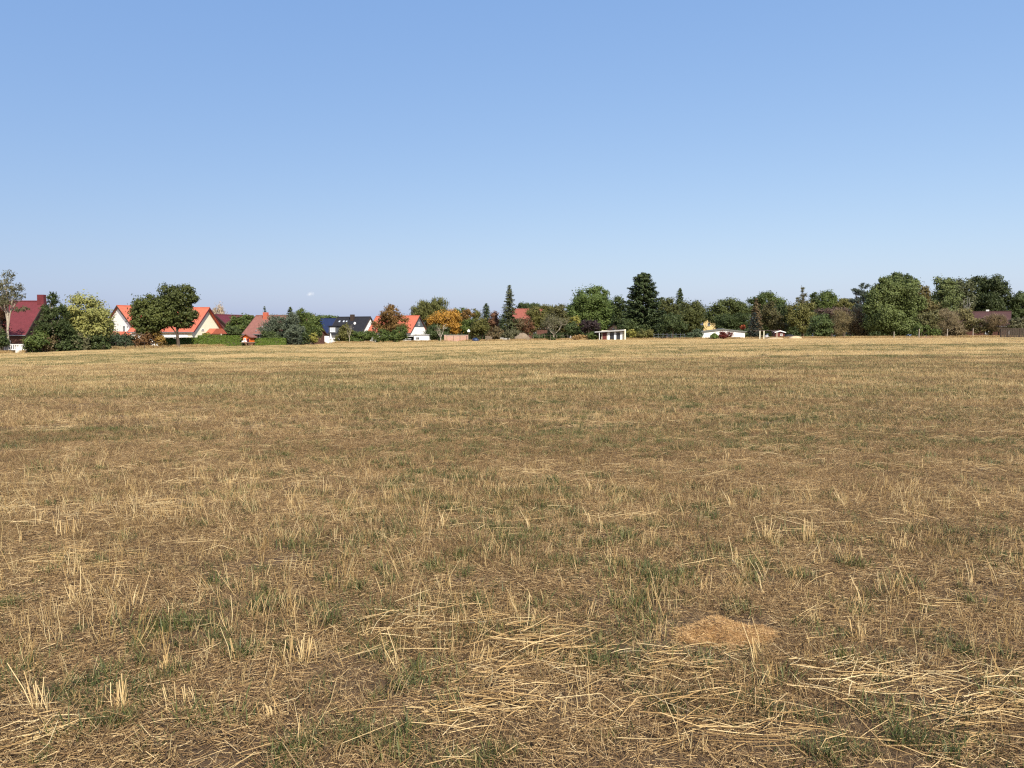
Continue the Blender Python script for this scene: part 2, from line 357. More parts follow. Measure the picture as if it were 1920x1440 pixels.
def scatter(name, label, cat, P, rot, scl, sources):
    me = bpy.data.meshes.new(name); me.vertices.add(len(P)); me.vertices.foreach_set('co', np.asarray(P, np.float32).ravel())
    a = me.attributes.new('rot', 'FLOAT_VECTOR', 'POINT'); a.data.foreach_set('vector', np.asarray(rot, np.float32).ravel())
    a = me.attributes.new('scl', 'FLOAT_VECTOR', 'POINT'); a.data.foreach_set('vector', np.asarray(scl, np.float32).ravel())
    a = me.attributes.new('pick', 'INT', 'POINT'); a.data.foreach_set('value', rg.integers(0, len(sources), len(P)).astype(np.int32))
    o = bpy.data.objects.new(name, me); C.objects.link(o)
    ng = bpy.data.node_groups.new(name, 'GeometryNodeTree')
    ng.interface.new_socket('Geometry', in_out='INPUT', socket_type='NodeSocketGeometry'); ng.interface.new_socket('Geometry', in_out='OUTPUT', socket_type='NodeSocketGeometry')
    gi = ng.nodes.new('NodeGroupInput'); go = ng.nodes.new('NodeGroupOutput'); ip = ng.nodes.new('GeometryNodeInstanceOnPoints'); jn = ng.nodes.new('GeometryNodeJoinGeometry')
    for s in sources:
        oi = ng.nodes.new('GeometryNodeObjectInfo'); oi.inputs['Object'].default_value = s; oi.inputs['As Instance'].default_value = True
        ng.links.new(oi.outputs['Geometry'], jn.inputs[0])
    def na(nm, ty):
        x = ng.nodes.new('GeometryNodeInputNamedAttribute'); x.data_type = ty; x.inputs[0].default_value = nm
        return [q for q in x.outputs if q.enabled][0]
    ng.links.new(gi.outputs[0], ip.inputs['Points']); ng.links.new(jn.outputs[0], ip.inputs['Instance'])
    ip.inputs['Pick Instance'].default_value = True
    ng.links.new(na('pick', 'INT'), ip.inputs['Instance Index']); ng.links.new(na('rot', 'FLOAT_VECTOR'), ip.inputs['Rotation']); ng.links.new(na('scl', 'FLOAT_VECTOR'), ip.inputs['Scale'])
    ng.links.new(ip.outputs[0], go.inputs[0])
    md = o.modifiers.new('cover', 'NODES'); md.node_group = ng
    return tag(o, label, cat, kind='stuff')
MOUND = ground_at(1358, 1190)
def field_points(y0, y1, dens, falloff=0.0):
    """random points of the visible wedge between two distances, dens per square metre"""
    hw = lambda Y: .9 * Y + 4
    n = int(dens * (.9 * (y1 ** 2 - y0 ** 2) + 8 * (y1 - y0)))
    Y = np.sqrt(rg.random(n) * (y1 ** 2 - y0 ** 2) + y0 ** 2); X = rg.uniform(-1, 1, n) * hw(Y)
    k = (Y < edge_depth(X / np.maximum(Y, 1)) + .5) & (((X - MOUND.x) / .36) ** 2 + ((Y - MOUND.y + .02) / .30) ** 2 > 1)
    return X[k], Y[k]
def place(X, Y, dz=0): return np.stack([X, Y, relief(X, Y) + dz], 1)
def zrot(n, sd=None, tilt=.0):
    r = np.zeros((n, 3)); r[:, 2] = rg.random(n) * 2 * PI if sd is None else rg.normal(0, sd, n) + PI * rg.integers(0, 2, n)
    if tilt: r[:, :2] = rg.normal(0, tilt, (n, 2))
    return r
def uni(s): return np.repeat(np.asarray(s, float)[:, None], 3, 1)
def green_mask(X, Y): return fbm(X * .22 + 40, Y * .5 + 9)
def straw_mask(X, Y): return fbm(X * .07 + 7, (Y - X * .035) * .42 + 60)
def green_zone(X, Y):
    """where regrowth has taken over from bare stubble (0..1)"""
    return np.clip((fbm(X * .045 + 40, (Y - X * .03) * .16 + 9) - .47) * 5 + .55 * sstep(10, -45, X) * sstep(16, 40, Y) - .9 * sstep(0, 60, X) * sstep(60, 120, Y) + .35 * sstep(11, 16, Y) * sstep(60, 36, Y), 0, 1)
# standing stubble in drill rows, near
row = .14
rows = np.arange(2.0, 46, row); PX, PY = [], []
for yr in rows:
    hw = .9 * yr + 4; n = int(2 * hw / (.05 if yr < 22 else .075)); x = rg.uniform(-hw, hw, n)
    PX.append(x); PY.append(np.full(n, yr) + .10 * np.sin(x * .35 + 1) + x * .035 + rg.normal(0, .024, n))
X = np.concatenate(PX); Y = np.concatenate(PY)
keep = rg.random(len(X)) < np.clip(.24 + 1.9 * (straw_mask(X, Y) - .42) + .5 * (fbm(X * 1.3, Y * 2.6) - .5), .04, .85) * np.where(Y < 6.2, .38, np.where(Y < 14, 1.0, .8)) * (1 - .6 * green_zone(X, Y))
keep &= ((X - MOUND.x) / .30) ** 2 + ((Y - MOUND.y) / .24) ** 2 > 1
X = X[keep]; Y = Y[keep]
scatter('standing_stubble', 'cut straw stubble standing in drill rows in the near half of the field', 'stubble', place(X, Y), zrot(len(X), .5, .12), uni(rg.uniform(.42, 1.05, len(X)) * (1 + .25 * (straw_mask(X, Y) - .5) * 2)), S_stub)
X, Y = field_points(24, 222, 2.3); k = rg.random(len(X)) < np.clip(.6 + 1.6 * (straw_mask(X * .6, Y * .35) - .5) + .4 * sstep(90, 170, Y), .18, 1) * (1 - .62 * green_zone(X, Y)); X = X[k]; Y = Y[k]
scatter('distant_stubble', 'sunlit stubble blending together towards the far edge of the field', 'stubble', place(X, Y), zrot(len(X), .15), uni(rg.uniform(.75, 1.25, len(X))), S_far)
X, Y = field_points(1.8, 13, 24); P1 = place(X, Y); s1 = rg.uniform(.8, 1.2, len(X))
X, Y = field_points(13, 42, 4); P2 = place(X, Y); s2 = rg.uniform(1.1, 1.7, len(X))
scatter('chaff_litter', 'short chopped straw and chaff strewn over the soil', 'straw litter', np.vstack([P1, P2]), zrot(len(P1) + len(P2)), uni(np.concatenate([s1, s2])), S_lit)
X, Y = field_points(1.8, 14, 16); P1 = place(X, Y); s1 = rg.uniform(.7, 1.2, len(X))
X, Y = field_points(14, 50, 3.6); P2 = place(X, Y); s2 = rg.uniform(1.2, 2.0, len(X))
scatter('dead_thatch', 'fine brown dead stems tangled close to the soil', 'dry grass', np.vstack([P1, P2]), zrot(len(P1) + len(P2)), uni(np.concatenate([s1, s2])), S_thatch)
X, Y = field_points(1.8, 30, 26); m = fbm(X * .5 + 3, Y * 1.1 + 8) + .25 * fbm(X * 2.2, Y * 2.2)
k = rg.random(len(X)) < np.clip((m - .54) * 2.6 + .12 * sstep(9, 5, Y), .10, .9); X = X[k]; Y = Y[k]
scatter('loose_straw', 'loose pale straws lying across the ground in drifts', 'straw', place(X, Y, .004), zrot(len(X), 1.0, .08), uni(rg.uniform(.45, 1.1, len(X))), S_straw)
X, Y = field_points(1.8, 42, 60); k = rg.random(len(X)) < np.clip((green_mask(X, Y) + .55 * fbm(X * 1.3, Y * 1.9) - .725) * 3.8 + .55 * green_zone(X, Y) * sstep(7, 14, Y), .08, .95); X = X[k]; Y = Y[k]
scatter('field_weeds', 'short green grass and weeds sprouting between the stubble', 'grass', place(X, Y), zrot(len(X), None, .1), uni(rg.uniform(.5, 1.25, len(X))), S_grass)
X, Y = field_points(22, 215, 2.6); k = rg.random(len(X)) < np.clip(.12 + .95 * green_zone(X, Y) - .1 * sstep(0, 60, X), .03, 1); X = X[k]; Y = Y[k]
scatter('distant_weeds', 'greenish regrowth showing through the stubble farther out', 'grass', place(X, Y), zrot(len(X), None), uni(rg.uniform(.7, 1.3, len(X))), S_gfar)
# ------------------------------------------------------------------ vegetation builders
def unit(v): return v / (np.linalg.norm(v, axis=-1, keepdims=True) + 1e-9)
def leaf_quads(mb, P, A, N, ln, wd, tint):
    """diamond leaves at P, long axis A, facing N"""
    B = unit(np.cross(N, A)); A = unit(np.cross(B, N))
    a = A * (ln * .5)[:, None]; b = B * (wd * .5)[:, None]
    V = np.stack([P - a, P + b, P + a, P - b], 1).reshape(-1, 3)
    mb.add(V, np.arange(len(P) * 4).reshape(-1, 4), np.repeat(np.clip(tint, 0, 1), 4))
def crown(mb, blobs, leaf, cover=2.4, mode='leaf', rag=1.0, bias=0.0):
    """blobs: (centre, radii) in metres; each blob is broken into clumps, each clump into leaves"""
    for c, r in blobs:
        c = np.array(c); r = np.array(r); rm = float(np.mean(r))
        area = 4 * PI * rm * rm; n = int(cover * area / (leaf * leaf * .5)); n = max(60, min(n, 9000))
        K = int(np.clip(area / (2.2 * (rm * .42) ** 2), 9, 26))
        cd = rdir(K); cc = c + cd * r * rg.uniform(.40, .86, (K, 1)) ; cr = rm * rg.uniform(.30, .52, K); ct = rg.normal(.5, .2, K)
        k = rg.integers(0, K, n); d = unit(rdir(n) + .45 * cd[k]); q = rg.random(n) ** .4
        rs = np.stack([cr[k], cr[k], cr[k] * .8 * (r[2] / rm) ** .5], 1)
        P = cc[k] + d * rs * (q * (1 + .22 * rag * rg.normal(size=n)))[:, None]
        t = .55 * ct[k] + .45 * rg.normal(.5, .26, n) + bias
        L = leaf * rg.uniform(.65, 1.35, n)
        if mode == 'needle': A = unit(d + .5 * rdir(n) + np.array([0, 0, .25])); leaf_quads(mb, P, A, unit(rdir(n) + .5 * d), L * 1.5, L * .42, t)
        elif mode == 'weep': A = unit(np.array([0, 0, -1.0]) + .22 * rdir(n)); leaf_quads(mb, P - np.array([0, 0, 1]) * (rg.random(n) * rm * .3)[:, None], A, unit(d + .6 * rdir(n)), L * 2.1, L * .45, t)
        elif mode == 'twig': A = unit(d + .45 * rdir(n) + np.array([0, 0, .35])); leaf_quads(mb, P, A, rdir(n), L * 2.2, L * .16, t)
        else: leaf_quads(mb, P, rdir(n), unit(1.2 * d + .8 * rdir(n) + np.array([0, 0, .2])), L, L * .8, t)
def px_blobs(bl, Y, dy=0):
    out = []
    for (x, y, rx, ry) in bl:
        k = Y / FPX; p = at(x, y, Y + dy); out.append(((p.x, p.y + rg.uniform(-.25, .25) * rx * k, p.z), (rx * k, max(rx, ry) * .5 * k + rx * .45 * k, ry * k)))
    return out
def trunk_mesh(base, top, r, blobs=(), k=7, sway=.25):
    mb = MB(); base = np.array(base); top = np.array(top); h = top[2] - base[2]
    pts = [base + (top - base) * s + (np.array([rg.normal(0, sway), rg.normal(0, sway), 0]) if 0 < s < 1 else 0) * .25 for s in (0, .08, .35, .7, 1)]
    pts[0] = pts[0] - np.array([0, 0, .25])
    mb.tube(pts, [r * 1.45, r * 1.1, r * .85, r * .6, r * .28], k, .5)
    for c, rr in blobs:
        s = rg.uniform(.3, .62); p = base + (top - base) * s; c = np.array(c); e = p + (c - p) * .9
        mid = (p + e) / 2 + np.array([rg.normal(0, .2), rg.normal(0, .2), .05 * h])
        mb.tube([p, mid, e], [r * .5, r * .36, r * .14], 5, .5)
        for _ in range(3):
            f = mid + (np.array(c) + rdir(1)[0] * np.array(rr) * .75 - mid) * .95; mb.tube([mid, (mid + f) / 2 + rdir(1)[0] * .15, f], [r * .26, r * .17, r * .06], 4, .5)
    return mb
def tree(name, label, px, Y, bl, cols, leaf=.34, cover=2.4, mode='leaf', r=None, cat='tree', group=None, rag=1.7, bark='bark', trans=.28, trunk_px=None, bias=0.0):
    """broadleaf tree or bush whose crown follows a list of (px, py, rx, ry) lobes at distance Y"""
    b = foot(px, Y); root = empty(name, b); cover = cover * 1.25; bl = [(x_, y_, rx_ * 1.06, ry_ * 1.06) for x_, y_, rx_, ry_ in bl]
    bl3 = [((c[0] - b.x, c[1] - b.y, c[2] - b.z), rr) for c, rr in px_blobs(bl, Y)]
    tall = max(c[2] + rr[2] for c, rr in bl3); wide = max(rr[0] for c, rr in bl3)
    if r is None: r = .022 * tall + .02 * wide
    big = max(bl3, key=lambda q: q[1][0] * q[1][2])
    tx = big[0][0] * .35
    tb = trunk_mesh((0, 0, 0), (tx, big[0][1] * .3, min(tall * .86, big[0][2] + big[1][2] * .5)), r, bl3)
    tb.build('trunk' if cat == 'tree' else 'stem', M[bark], root)
    mb = MB(); crown(mb, bl3, leaf, cover, mode, rag, bias)
    mb.build('crown' if cat == 'tree' else 'foliage', foliage(*cols, trans), root)
    return tag(root, label, cat, group)
def conifer(name, label, px, top, Y, hw, cols, dens=1.0, bare=.06, droop=.35, shape=1.0, leaf=.3, group=None, bark='bark', blunt=.04, layers=None, irr=.2):
    """spruce-like tree: whorls of branches around a straight stem, hw = half width in px at the widest"""
    b = foot(px, Y); root = empty(name, b); H = at(px, top, Y).z - b.z; R = hw * Y / FPX
    tb = MB(); tb.tube([(0, 0, -.2), (0, 0, H * .5), (0, 0, H * .97)], [.016 * H + .05, .011 * H + .03, .015], 7, .5)
    mb = MB(); nl = layers or int(H / .42); wood = MB()
    for i in range(nl):
        s = i / (nl - 1); z = H * (bare + (1 - bare) * s); prof = (blunt + (1 - blunt) * (1 - s) ** shape) * (1 - .35 * max(0, .12 - s) / .12)
        nb = int(rg.integers(6, 10)) if R > 1.5 else 5
        a0 = rg.random() * 2 * PI
        for j in range(nb):
            a = a0 + 2 * PI * j / nb + rg.normal(0, .2); L = R * prof * rg.uniform(1 - irr * 1.6, 1 + irr * .6)
            if L < .1: continue
            m = max(5, int(dens * 16 * L / leaf * .32)); q = rg.uniform(.12, 1.0, m) ** .75
            dr = droop * (1 - .6 * s)
            x = np.cos(a) * L * q; y = np.sin(a) * L * q; zz = z - dr * L * q + .18 * L * q * q
            P = np.stack([x, y, zz], 1) + rg.normal(0, leaf * .4, (m, 3)) * np.array([1, 1, .6])
            A = unit(np.array([[math.cos(a), math.sin(a), -dr * .8]]) + .55 * rdir(m)); N = unit(np.array([[0, 0, 1.0]]) + .8 * rdir(m) + .4 * np.array([[math.cos(a), math.sin(a), 0]]))
            l = leaf * rg.uniform(.7, 1.4, m); leaf_quads(mb, P, A, N, l * 1.5, l * .6, rg.normal(.5, .13) + rg.normal(0, .2, m))
            if j % 2 == 0: wood.tube([(0, 0, z), (x.max() * .5 if x.max() > -x.min() else x.min() * .5, y.max() * .5 if y.max() > -y.min() else y.min() * .5, z - dr * L * .4)], [.03, .012], 3, .5, False)
    mb.add(np.array([[0, 0, H * .95], [.06, 0, H * .97], [0, .06, H * .97], [0, 0, H]]), [(0, 1, 3), (1, 2, 3), (2, 0, 3)], .5)
    t = tb; t.v += wood.v; t.t += wood.t
    off = tb.n
    for f in wood.f: t.f.append(f + off)
    t.n += wood.n
    t.build('trunk', M[bark], root); mb.build('crown', foliage(*cols, .15), root)
    return tag(root, label, 'tree', group)
def bare_tree(name, label, px, top, Y, hw, mat='pale_bark', cat='tree', leaves=None, nmain=7, group=None, twigs=5, r0=.13):
    """leafless or thinly leaved tree: forked limbs and twigs"""
    b = foot(px, Y); root = empty(name, b); H = at(px, top, Y).z - b.z; R = hw * Y / FPX
    tb = MB(); tips = []
    fork = H * .28; tb.tube([(0, 0, -.2), (.05, 0, fork * .5), (0, .05, fork)], [r0 * 1.2, r0, r0 * .85], 6, .5)
    for i in range(nmain):
        a = 2 * PI * i / nmain + rg.normal(0, .3); e = np.array([math.cos(a) * R * rg.uniform(.3, .75), math.sin(a) * R * rg.uniform(.3, .75), H * rg.uniform(.6, .92)])
        p = np.array([0, 0, fork * rg.uniform(.7, 1.0)]); m = (p + e) / 2 + np.array([math.cos(a), math.sin(a), -.2]) * R * .12
        tb.tube([p, m, e], [r0 * .6, r0 * .42, r0 * .16], 5, .5)
        for j in range(twigs):
            s = rg.uniform(.35, 1); q = m + (e - m) * s; d = unit(rdir(1)[0] + np.array([math.cos(a) * .8, math.sin(a) * .8, .9])); L = R * rg.uniform(.3, .6); f = q + d * L
            tb.tube([q, q + d * L * .5 + rdir(1)[0] * .08, f], [r0 * .25, r0 * .17, r0 * .07], 3, .5, False)
            for k in range(3):
                g = q + d * L * rg.uniform(.3, .9); h = g + unit(d + rdir(1)[0]) * L * .45; tb.tube([g, h], [r0 * .13, r0 * .06], 3, .5, False); tips.append(h)
            tips.append(f)
    tb.build('trunk' if cat == 'tree' else 'stem', M[mat], root)
    if leaves:
        cols, leaf, per = leaves; mb = MB(); T = np.repeat(np.array(tips), per, 0); n = len(T); P = T + rg.normal(0, R * .12, (n, 3))
        leaf_quads(mb, P, rdir(n), rdir(n), leaf * rg.uniform(.6, 1.3, n), leaf * .6 * rg.uniform(.6, 1.3, n), rg.normal(.5, .25, n)); mb.build('crown' if cat == 'tree' else 'foliage', foliage(*cols), root)
    return tag(root, label, cat, group)
def hedge(name, label, px0, px1, top, Y0, Y1, thick, cols, bottom=None):
    """clipped hedge: box body covered in small leaves"""
    a = foot(px0, Y0); b = foot(px1, Y1); d = (b - a); L = math.hypot(d.x, d.y); ang = math.atan2(d.y, d.x)
    mid = (a + b) / 2; z0 = min(a.z, b.z); H = at((px0 + px1) / 2, top, (Y0 + Y1) / 2).z - z0
    root = empty(name, (mid.x, mid.y, z0), ang); mb = MB()
    mb.box((0, 0, H / 2 - .1), (L - .3, thick - .3, H - .2), 0, .15).build('inner_branches', M['bark'], root)
    mb = MB(); leaf = .17
    for face, area in (('f', L * H), ('b', L * H * .3), ('t', L * thick), ('l', thick * H), ('r', thick * H)):
        n = int(area * 3.2 / (leaf * leaf * .5)); n = min(n, 14000); u = rg.random(n) - .5; v = rg.random(n)
        wob = (fbm(u * L * 1.2 + 9, v * H * 1.2) - .5) * .22 - rg.random(n) * .12
        if face in 'fb': s = -1 if face == 'f' else 1; P = np.stack([u * L, np.full(n, s * thick / 2) + s * wob, v * H], 1); N = np.array([[0, s, 0.]])
        elif face == 't': P = np.stack([u * L, (v - .5) * thick, H + wob], 1); N = np.array([[0, 0, 1.]])
        else: s = -1 if face == 'l' else 1; P = np.stack([np.full(n, s * L / 2) + s * wob, u * thick, v * H], 1); N = np.array([[s, 0, 0.]])
        l = leaf * rg.uniform(.6, 1.3, n); leaf_quads(mb, P, rdir(n), unit(N + .7 * rdir(n)), l, l * .75, rg.normal(.5, .25, n))
    mb.build('foliage', foliage(*cols), root)
    return tag(root, label, 'hedge')
# ------------------------------------------------------------------ house builder
def window(par, c, wdt, hgt, out, mat_frame='white_paint', pane='glass', bars=1, name='window'):
    """window in local coords: c centre on the wall, out = outward axis ('-y','+x','-x')"""
    fr = MB(); t = .07; dpt = .10
    def B(mb, du, dz, su, sz, dd, off):
        if out == '-y': mb.box((c[0] + du, c[1] - off, c[2] + dz), (su, dd, sz))
        elif out == '+x': mb.box((c[0] + off, c[1] + du, c[2] + dz), (dd, su, sz))
        else: mb.box((c[0] - off, c[1] + du, c[2] + dz), (dd, su, sz))
    B(fr, 0, hgt / 2, wdt + t, t, dpt, .03); B(fr, 0, -hgt / 2, wdt + t + .1, t, dpt + .06, .05); B(fr, -wdt / 2, 0, t, hgt - t, dpt, .03); B(fr, wdt / 2, 0, t, hgt - t, dpt, .03)
    for k in range(bars): B(fr, -wdt / 2 + wdt * (k + 1) / (bars + 1), 0, t * .7, hgt - t, dpt * .8, .03)
    f = fr.build(name, M[mat_frame], par); p = MB(); B(p, 0, 0, wdt - t, hgt - t, .03, .02); p.build('pane', M[pane], f)
    return f
def house(name, label, anchor, end, yaw, L, D, eave_py, wall, roof, over=.45, gable=.35, chimney=None, wins=(), sky=(), cat='house', trim='darkwood', thick=.2, gable_clad=None, eave_h=None):
    """gabled house from its ridge end: anchor (px, py, Y), yaw of the ridge, ridge length L, depth D"""
    P = at(*anchor); yw = math.radians(yaw); r = Vector((math.cos(yw), math.sin(yw), 0))
    cen = P - r * (L / 2) if end == 'R' else P + r * (L / 2); g = float(terrain(cen.x, cen.y)); cen.z = g
    H = P.z - g
    he = eave_h if eave_h is not None else at(anchor[0], eave_py, anchor[2] - D / 2 * abs(math.cos(yw))).z - g
    root = empty(name, cen, yw); k = (H - he) / (D / 2 + over)        # pitch
    hw = H - k * (D / 2) - thick * .9
    mb = MB(); mb.poly_prism([(-D / 2, -.3), (D / 2, -.3), (D / 2, hw), (0, H - thick * 1.1), (-D / 2, hw)], (-L / 2 + gable, 0, 0), (0, 1, 0), (0, 0, 1), (1, 0, 0), L - 2 * gable)
    mb.build('wall', M[wall], root)
    sl = math.hypot(1, k); rm = MB()
    for s in (-1, 1):
        e = D / 2 + over
        rm.poly_prism([(0, H), (s * e, H - k * e), (s * e, H - k * e - thick), (0, H - thick)], (-L / 2, 0, 0), (0, 1, 0), (0, 0, 1), (1, 0, 0), L)
    rf = rm.build('roof', M[roof], root)
    rg_ = MB(); rg_.tube([(-L / 2 - .03, 0, H + .02), (L / 2 + .03, 0, H + .02)], [.13, .13], 6); rg_.build('ridge_cap', M[roof], rf)
    e = D / 2 + over
    for xg in (-L / 2 - .045, L / 2 + .045):
        vb = MB()
        for s in (-1, 1):
            vb.poly_prism([(0, H + .03), (s * (e + .02), H - k * e + .01), (s * (e + .02), H - k * e - thick - .07), (0, H - thick - .1)], (xg - .04, 0, 0), (0, 1, 0), (0, 0, 1), (1, 0, 0), .08)
        vb.build('verge_board', M[trim], rf)
    gt = MB(); gt.tube([(-L / 2, -e - .06, H - k * e - .1), (L / 2, -e - .06, H - k * e - .1)], [.08, .08], 6); gt.build('gutter', M['metal'], rf)
    if chimney:
        cx, cy, cw, ch, cm = chimney; zz = H - k * abs(cy); ck = MB(); ck.box((cx, cy, zz + ch / 2 - .4), (cw, cw * .8, ch + .8)); co = ck.build('chimney', M[cm], rf)
    for (face, u, z, ww, hh) in wins:
        if face == 'f': window(root, (u, -D / 2 - .01, z), ww, hh, '-y')
        elif face == 'r': window(root, (L / 2 - gable + .01, u, z), ww, hh, '+x')
        elif face == 'l': window(root, (-L / 2 + gable - .01, u, z), ww, hh, '-x')
    for (u, q, ww, hh) in sky:
        y = -(D / 2) * q; z = H - k * abs(y); sk = MB(); n = np.array([0, -k, 1]) / sl; t = np.array([0, -1, -k]) / sl
        c = np.array([u, y, z]) + n * .05
        sk.poly_prism([(-ww / 2, -hh / 2), (ww / 2, -hh / 2), (ww / 2, hh / 2), (-ww / 2, hh / 2)], c - n * .08, (1, 0, 0), t, n, .14)
        so_ = sk.build('skylight', M['metal'], rf); pn = MB(); pn.poly_prism([(-ww / 2 + .07, -hh / 2 + .07), (ww / 2 - .07, -hh / 2 + .07), (ww / 2 - .07, hh / 2 - .07), (-ww / 2 + .07, hh / 2 - .07)], c + n * .06, (1, 0, 0), t, n, .02); pn.build('pane', M['bright_glass'], so_)
    if gable_clad:
        gc = MB(); zb = gable_clad[1]; yb = (H - thick * 1.1 - zb) / k
        gc.poly_prism([(-yb, zb), (yb, zb), (0, H - thick * 1.1)], (L / 2 - gable, 0, 0), (0, 1, 0), (0, 0, 1), (1, 0, 0), .07); gc.build('gable_cladding', M[gable_clad[0]], root)
    tag(root, label, cat)
    return root
M['bright_glass'] = plain('painted_sky_glass', (.55, .6, .66), .15, .1, 2, spec=.7)  # sky reflection painted as a pale base colour for dormer and skylight panes
# ------------------------------------------------------------------ houses and sheds
h = house('red_roofed_house', 'house with large wine red tiled roof behind the gangly pine at left', (84, 565, 142), 'R', 0, 14, 11, 628, 'darkred_wall', 'r_red', chimney=(6.6, -.2, 1.1, 1.3, 'r_red'), wins=[('f', 3.6, 1.3, 1.4, 1.2), ('f', .5, 1.3, 1.4, 1.2), ('f', -3, 1.2, 1.2, 1.2), ('r', -2, 1.4, 1.2, 1.2), ('r', 2, 1.4, 1.2, 1.2)])
house('white_house', 'white rendered house with orange roof, its gable left of the dark maples', (219, 573, 168), 'L', 55, 13, 9, None, 'white', 'r_orange', eave_h=4.3, trim='darkwood', wins=[('l', 2.0, 3.4, .8, 1.5), ('l', -1.9, 3.4, .8, 1.5), ('l', -2, 1.2, 1.1, 1.2)])
h = house('cream_house', 'orange roofed house with bright cream gable above the clipped hedge', (393, 577, 165), 'R', -10, 14, 11, 622, 'cream', 'r_orange', gable=.6, trim='r_dred', chimney=(4.9, .9, .7, .7, 'r_orange'), wins=[('f', 2.5, 1.35, 1.8, 1.2), ('f', -1.5, 1.35, 1.8, 1.2), ('r', -1.8, 3.25, .9, .25), ('r', 1.6, 3.25, .9, .25)])
mb = MB(); mb.poly_prism([(-3.0, 2.45), (3.0, 2.45), (1.2, 3.5), (-1.2, 3.5)], (6.42, 2.0, 0), (0, 1, 0), (0, 0, 1), (1, 0, 0), 1.5); mb.build('porch_roof', M['r_orange'], h)
mb = MB(); mb.poly_prism([(-2.4, .9), (2.4, .9), (0, 2.9), (-.5, 2.9)], (-9.6, -6.4, 0), (1, 0, 0), (0, 0, 1), (0, 1, 0), 8); mb.build('garage_roof', M['r_orange'], h)
mb = MB(); mb.box((-9.3, -2.4, .45), (3.6, 7.2, 1.5)); mb.build('garage_wall', M['white'], h)
mb = MB(); mb.box((-.5, -5.56, 1.05), (12, .08, 2.5)); mb.build('front_wall', M['white'], h)
house('dark_red_house', 'dark red roof peeping out behind the cream gable', (404, 590, 196), 'L', 62, 12, 11, None, 'darkred_wall', 'r_dred', eave_h=3.0, wins=[('f', 0, 1.5, 1.2, 1.2)])
house('brown_roofed_house', 'house with faded brown tiled roof and orange chimney behind the playhouse', (480, 592, 180), 'L', -15, 14, 10, 626, 'darkred_wall', 'r_pink', chimney=(-4.2, -.7, .95, 1.2, 'r_orange'), sky=[(-4.1 + .38 * i, .42 + .13 * (4 - i), .26, .3) for i in range(5)], wins=[('f', -3, 1.4, 1.3, 1.2), ('f', 1, 1.4, 1.3, 1.2)])
house('blue_roofed_house', 'house with glossy dark blue roof left of the black roof', (633, 597, 272), 'R', -4, 7.5, 11, None, 'grey_clad', 'r_blue', eave_h=2.4, wins=[('f', 0, 1.3, 1.2, 1.0)])
house('low_red_cabin', 'low cabin with dark red roof edge beside the white parasol', (588, 617, 240), 'L', -62, 6, 6, None, 'darkwood', 'r_dred', eave_h=1.9, wins=[('f', 0, 1.0, 1.0, .8)])
h = house('black_roofed_house', 'black roofed house with white gable, dormer and skylights', (695, 594, 246), 'R', -22, 11.6, 10, 628, 'white', 'r_black', chimney=(0, -.8, 1.1, 1.5, 'darkwood'), sky=[(-4.1, .28, .6, .7), (-2.6, .28, .6, .7), (-1.6, .28, .5, .6)], wins=[('r', 0, 3.9, .9, 1.2), ('r', -1.8, 1.4, 1.2, 1.2), ('f', 3, 1.3, 1.4, 1.2)])
mb = MB(); mb.poly_prism([(-1.4, 2.6), (1.4, 2.6), (1.4, 4.6), (-1.4, 4.6)], (-4.2, -4.9, 0), (1, 0, 0), (0, 0, 1), (0, 1, 0), 3); d = mb.build('dormer', M['grey_clad'], h)
mb = MB(); mb.box((-4.2, -3.4, 4.72), (3.4, 3.6, .22)); mb.build('dormer_roof', M['r_black'], d); window(h, (-4.2, -4.93, 3.6), 1.7, 1.3, '-y', pane='bright_glass')
mb = MB(); mb.tube([(1.9, -2.3, 4.4), (1.9, -2.5, 5.5)], [.03, .03], 5); mb.tube([(1.9, -2.52, 5.5), (1.9, -2.62, 5.5)], [.42, .36], 14); mb.build('satellite_dish', M['white_paint'], h)
house('orange_gabled_house', 'orange roofed house with slate and white gable beside the golden tree', (787, 592, 240), 'R', -25, 15, 9, 624, 'white', 'r_orange', gable_clad=('grey_clad', 4.3), wins=[('r', 0, 5.2, .9, 1.0), ('r', -1.8, 1.6, 1.1, 1.2), ('f', 4, 1.3, 1.3, 1.1)])
house('far_red_house', 'far brick red roof glimpsed right of the tall spruce', (1028, 579, 300), 'R', -4, 13, 9, None, 'darkred_wall', 'r_farred', eave_h=4.0, wins=[('f', 2, 2, 1.2, 1.2), ('f', -2, 2, 1.2, 1.2)])
house('pink_gabled_house', 'small pink gable rising behind the flat roofed shed', (1151, 607, 216), 'L', 82, 6, 4.6, None, 'pink', 'r_farred', eave_h=2.5, over=.2, gable=.15, wins=[('l', 0, 2.6, .6, .6)])
house('yellow_house', 'yellow rendered gable with orange roof among dark trees', (1333, 594, 258), 'L', 68, 8, 4.6, None, 'yellow', 'r_orange', eave_h=5.6, over=.15, gable=.12, wins=[('l', .6, 4.4, .7, .9)])
h = house('white_garage', 'long low white garage with flat pitched grey roof at the field edge', (1357, 616.5, 197), 'L', 86, 9, 10.0, None, 'white', 'r_grey', eave_h=1.9, over=.25, gable=.2, thick=.16, cat='garage', trim='r_grey')
h = house('brown_bungalow', 'bungalow with brown corrugated roof behind the brush at right', (1896, 584, 182), 'R', -32, 12, 8.5, None, 'darkred_wall', 'r_brown', eave_h=2.5, chimney=(1.5, .2, .6, .6, 'white_paint'), wins=[('r', 0, 1.4, 1.2, 1.1), ('f', 2, 1.4, 1.2, 1.1)])
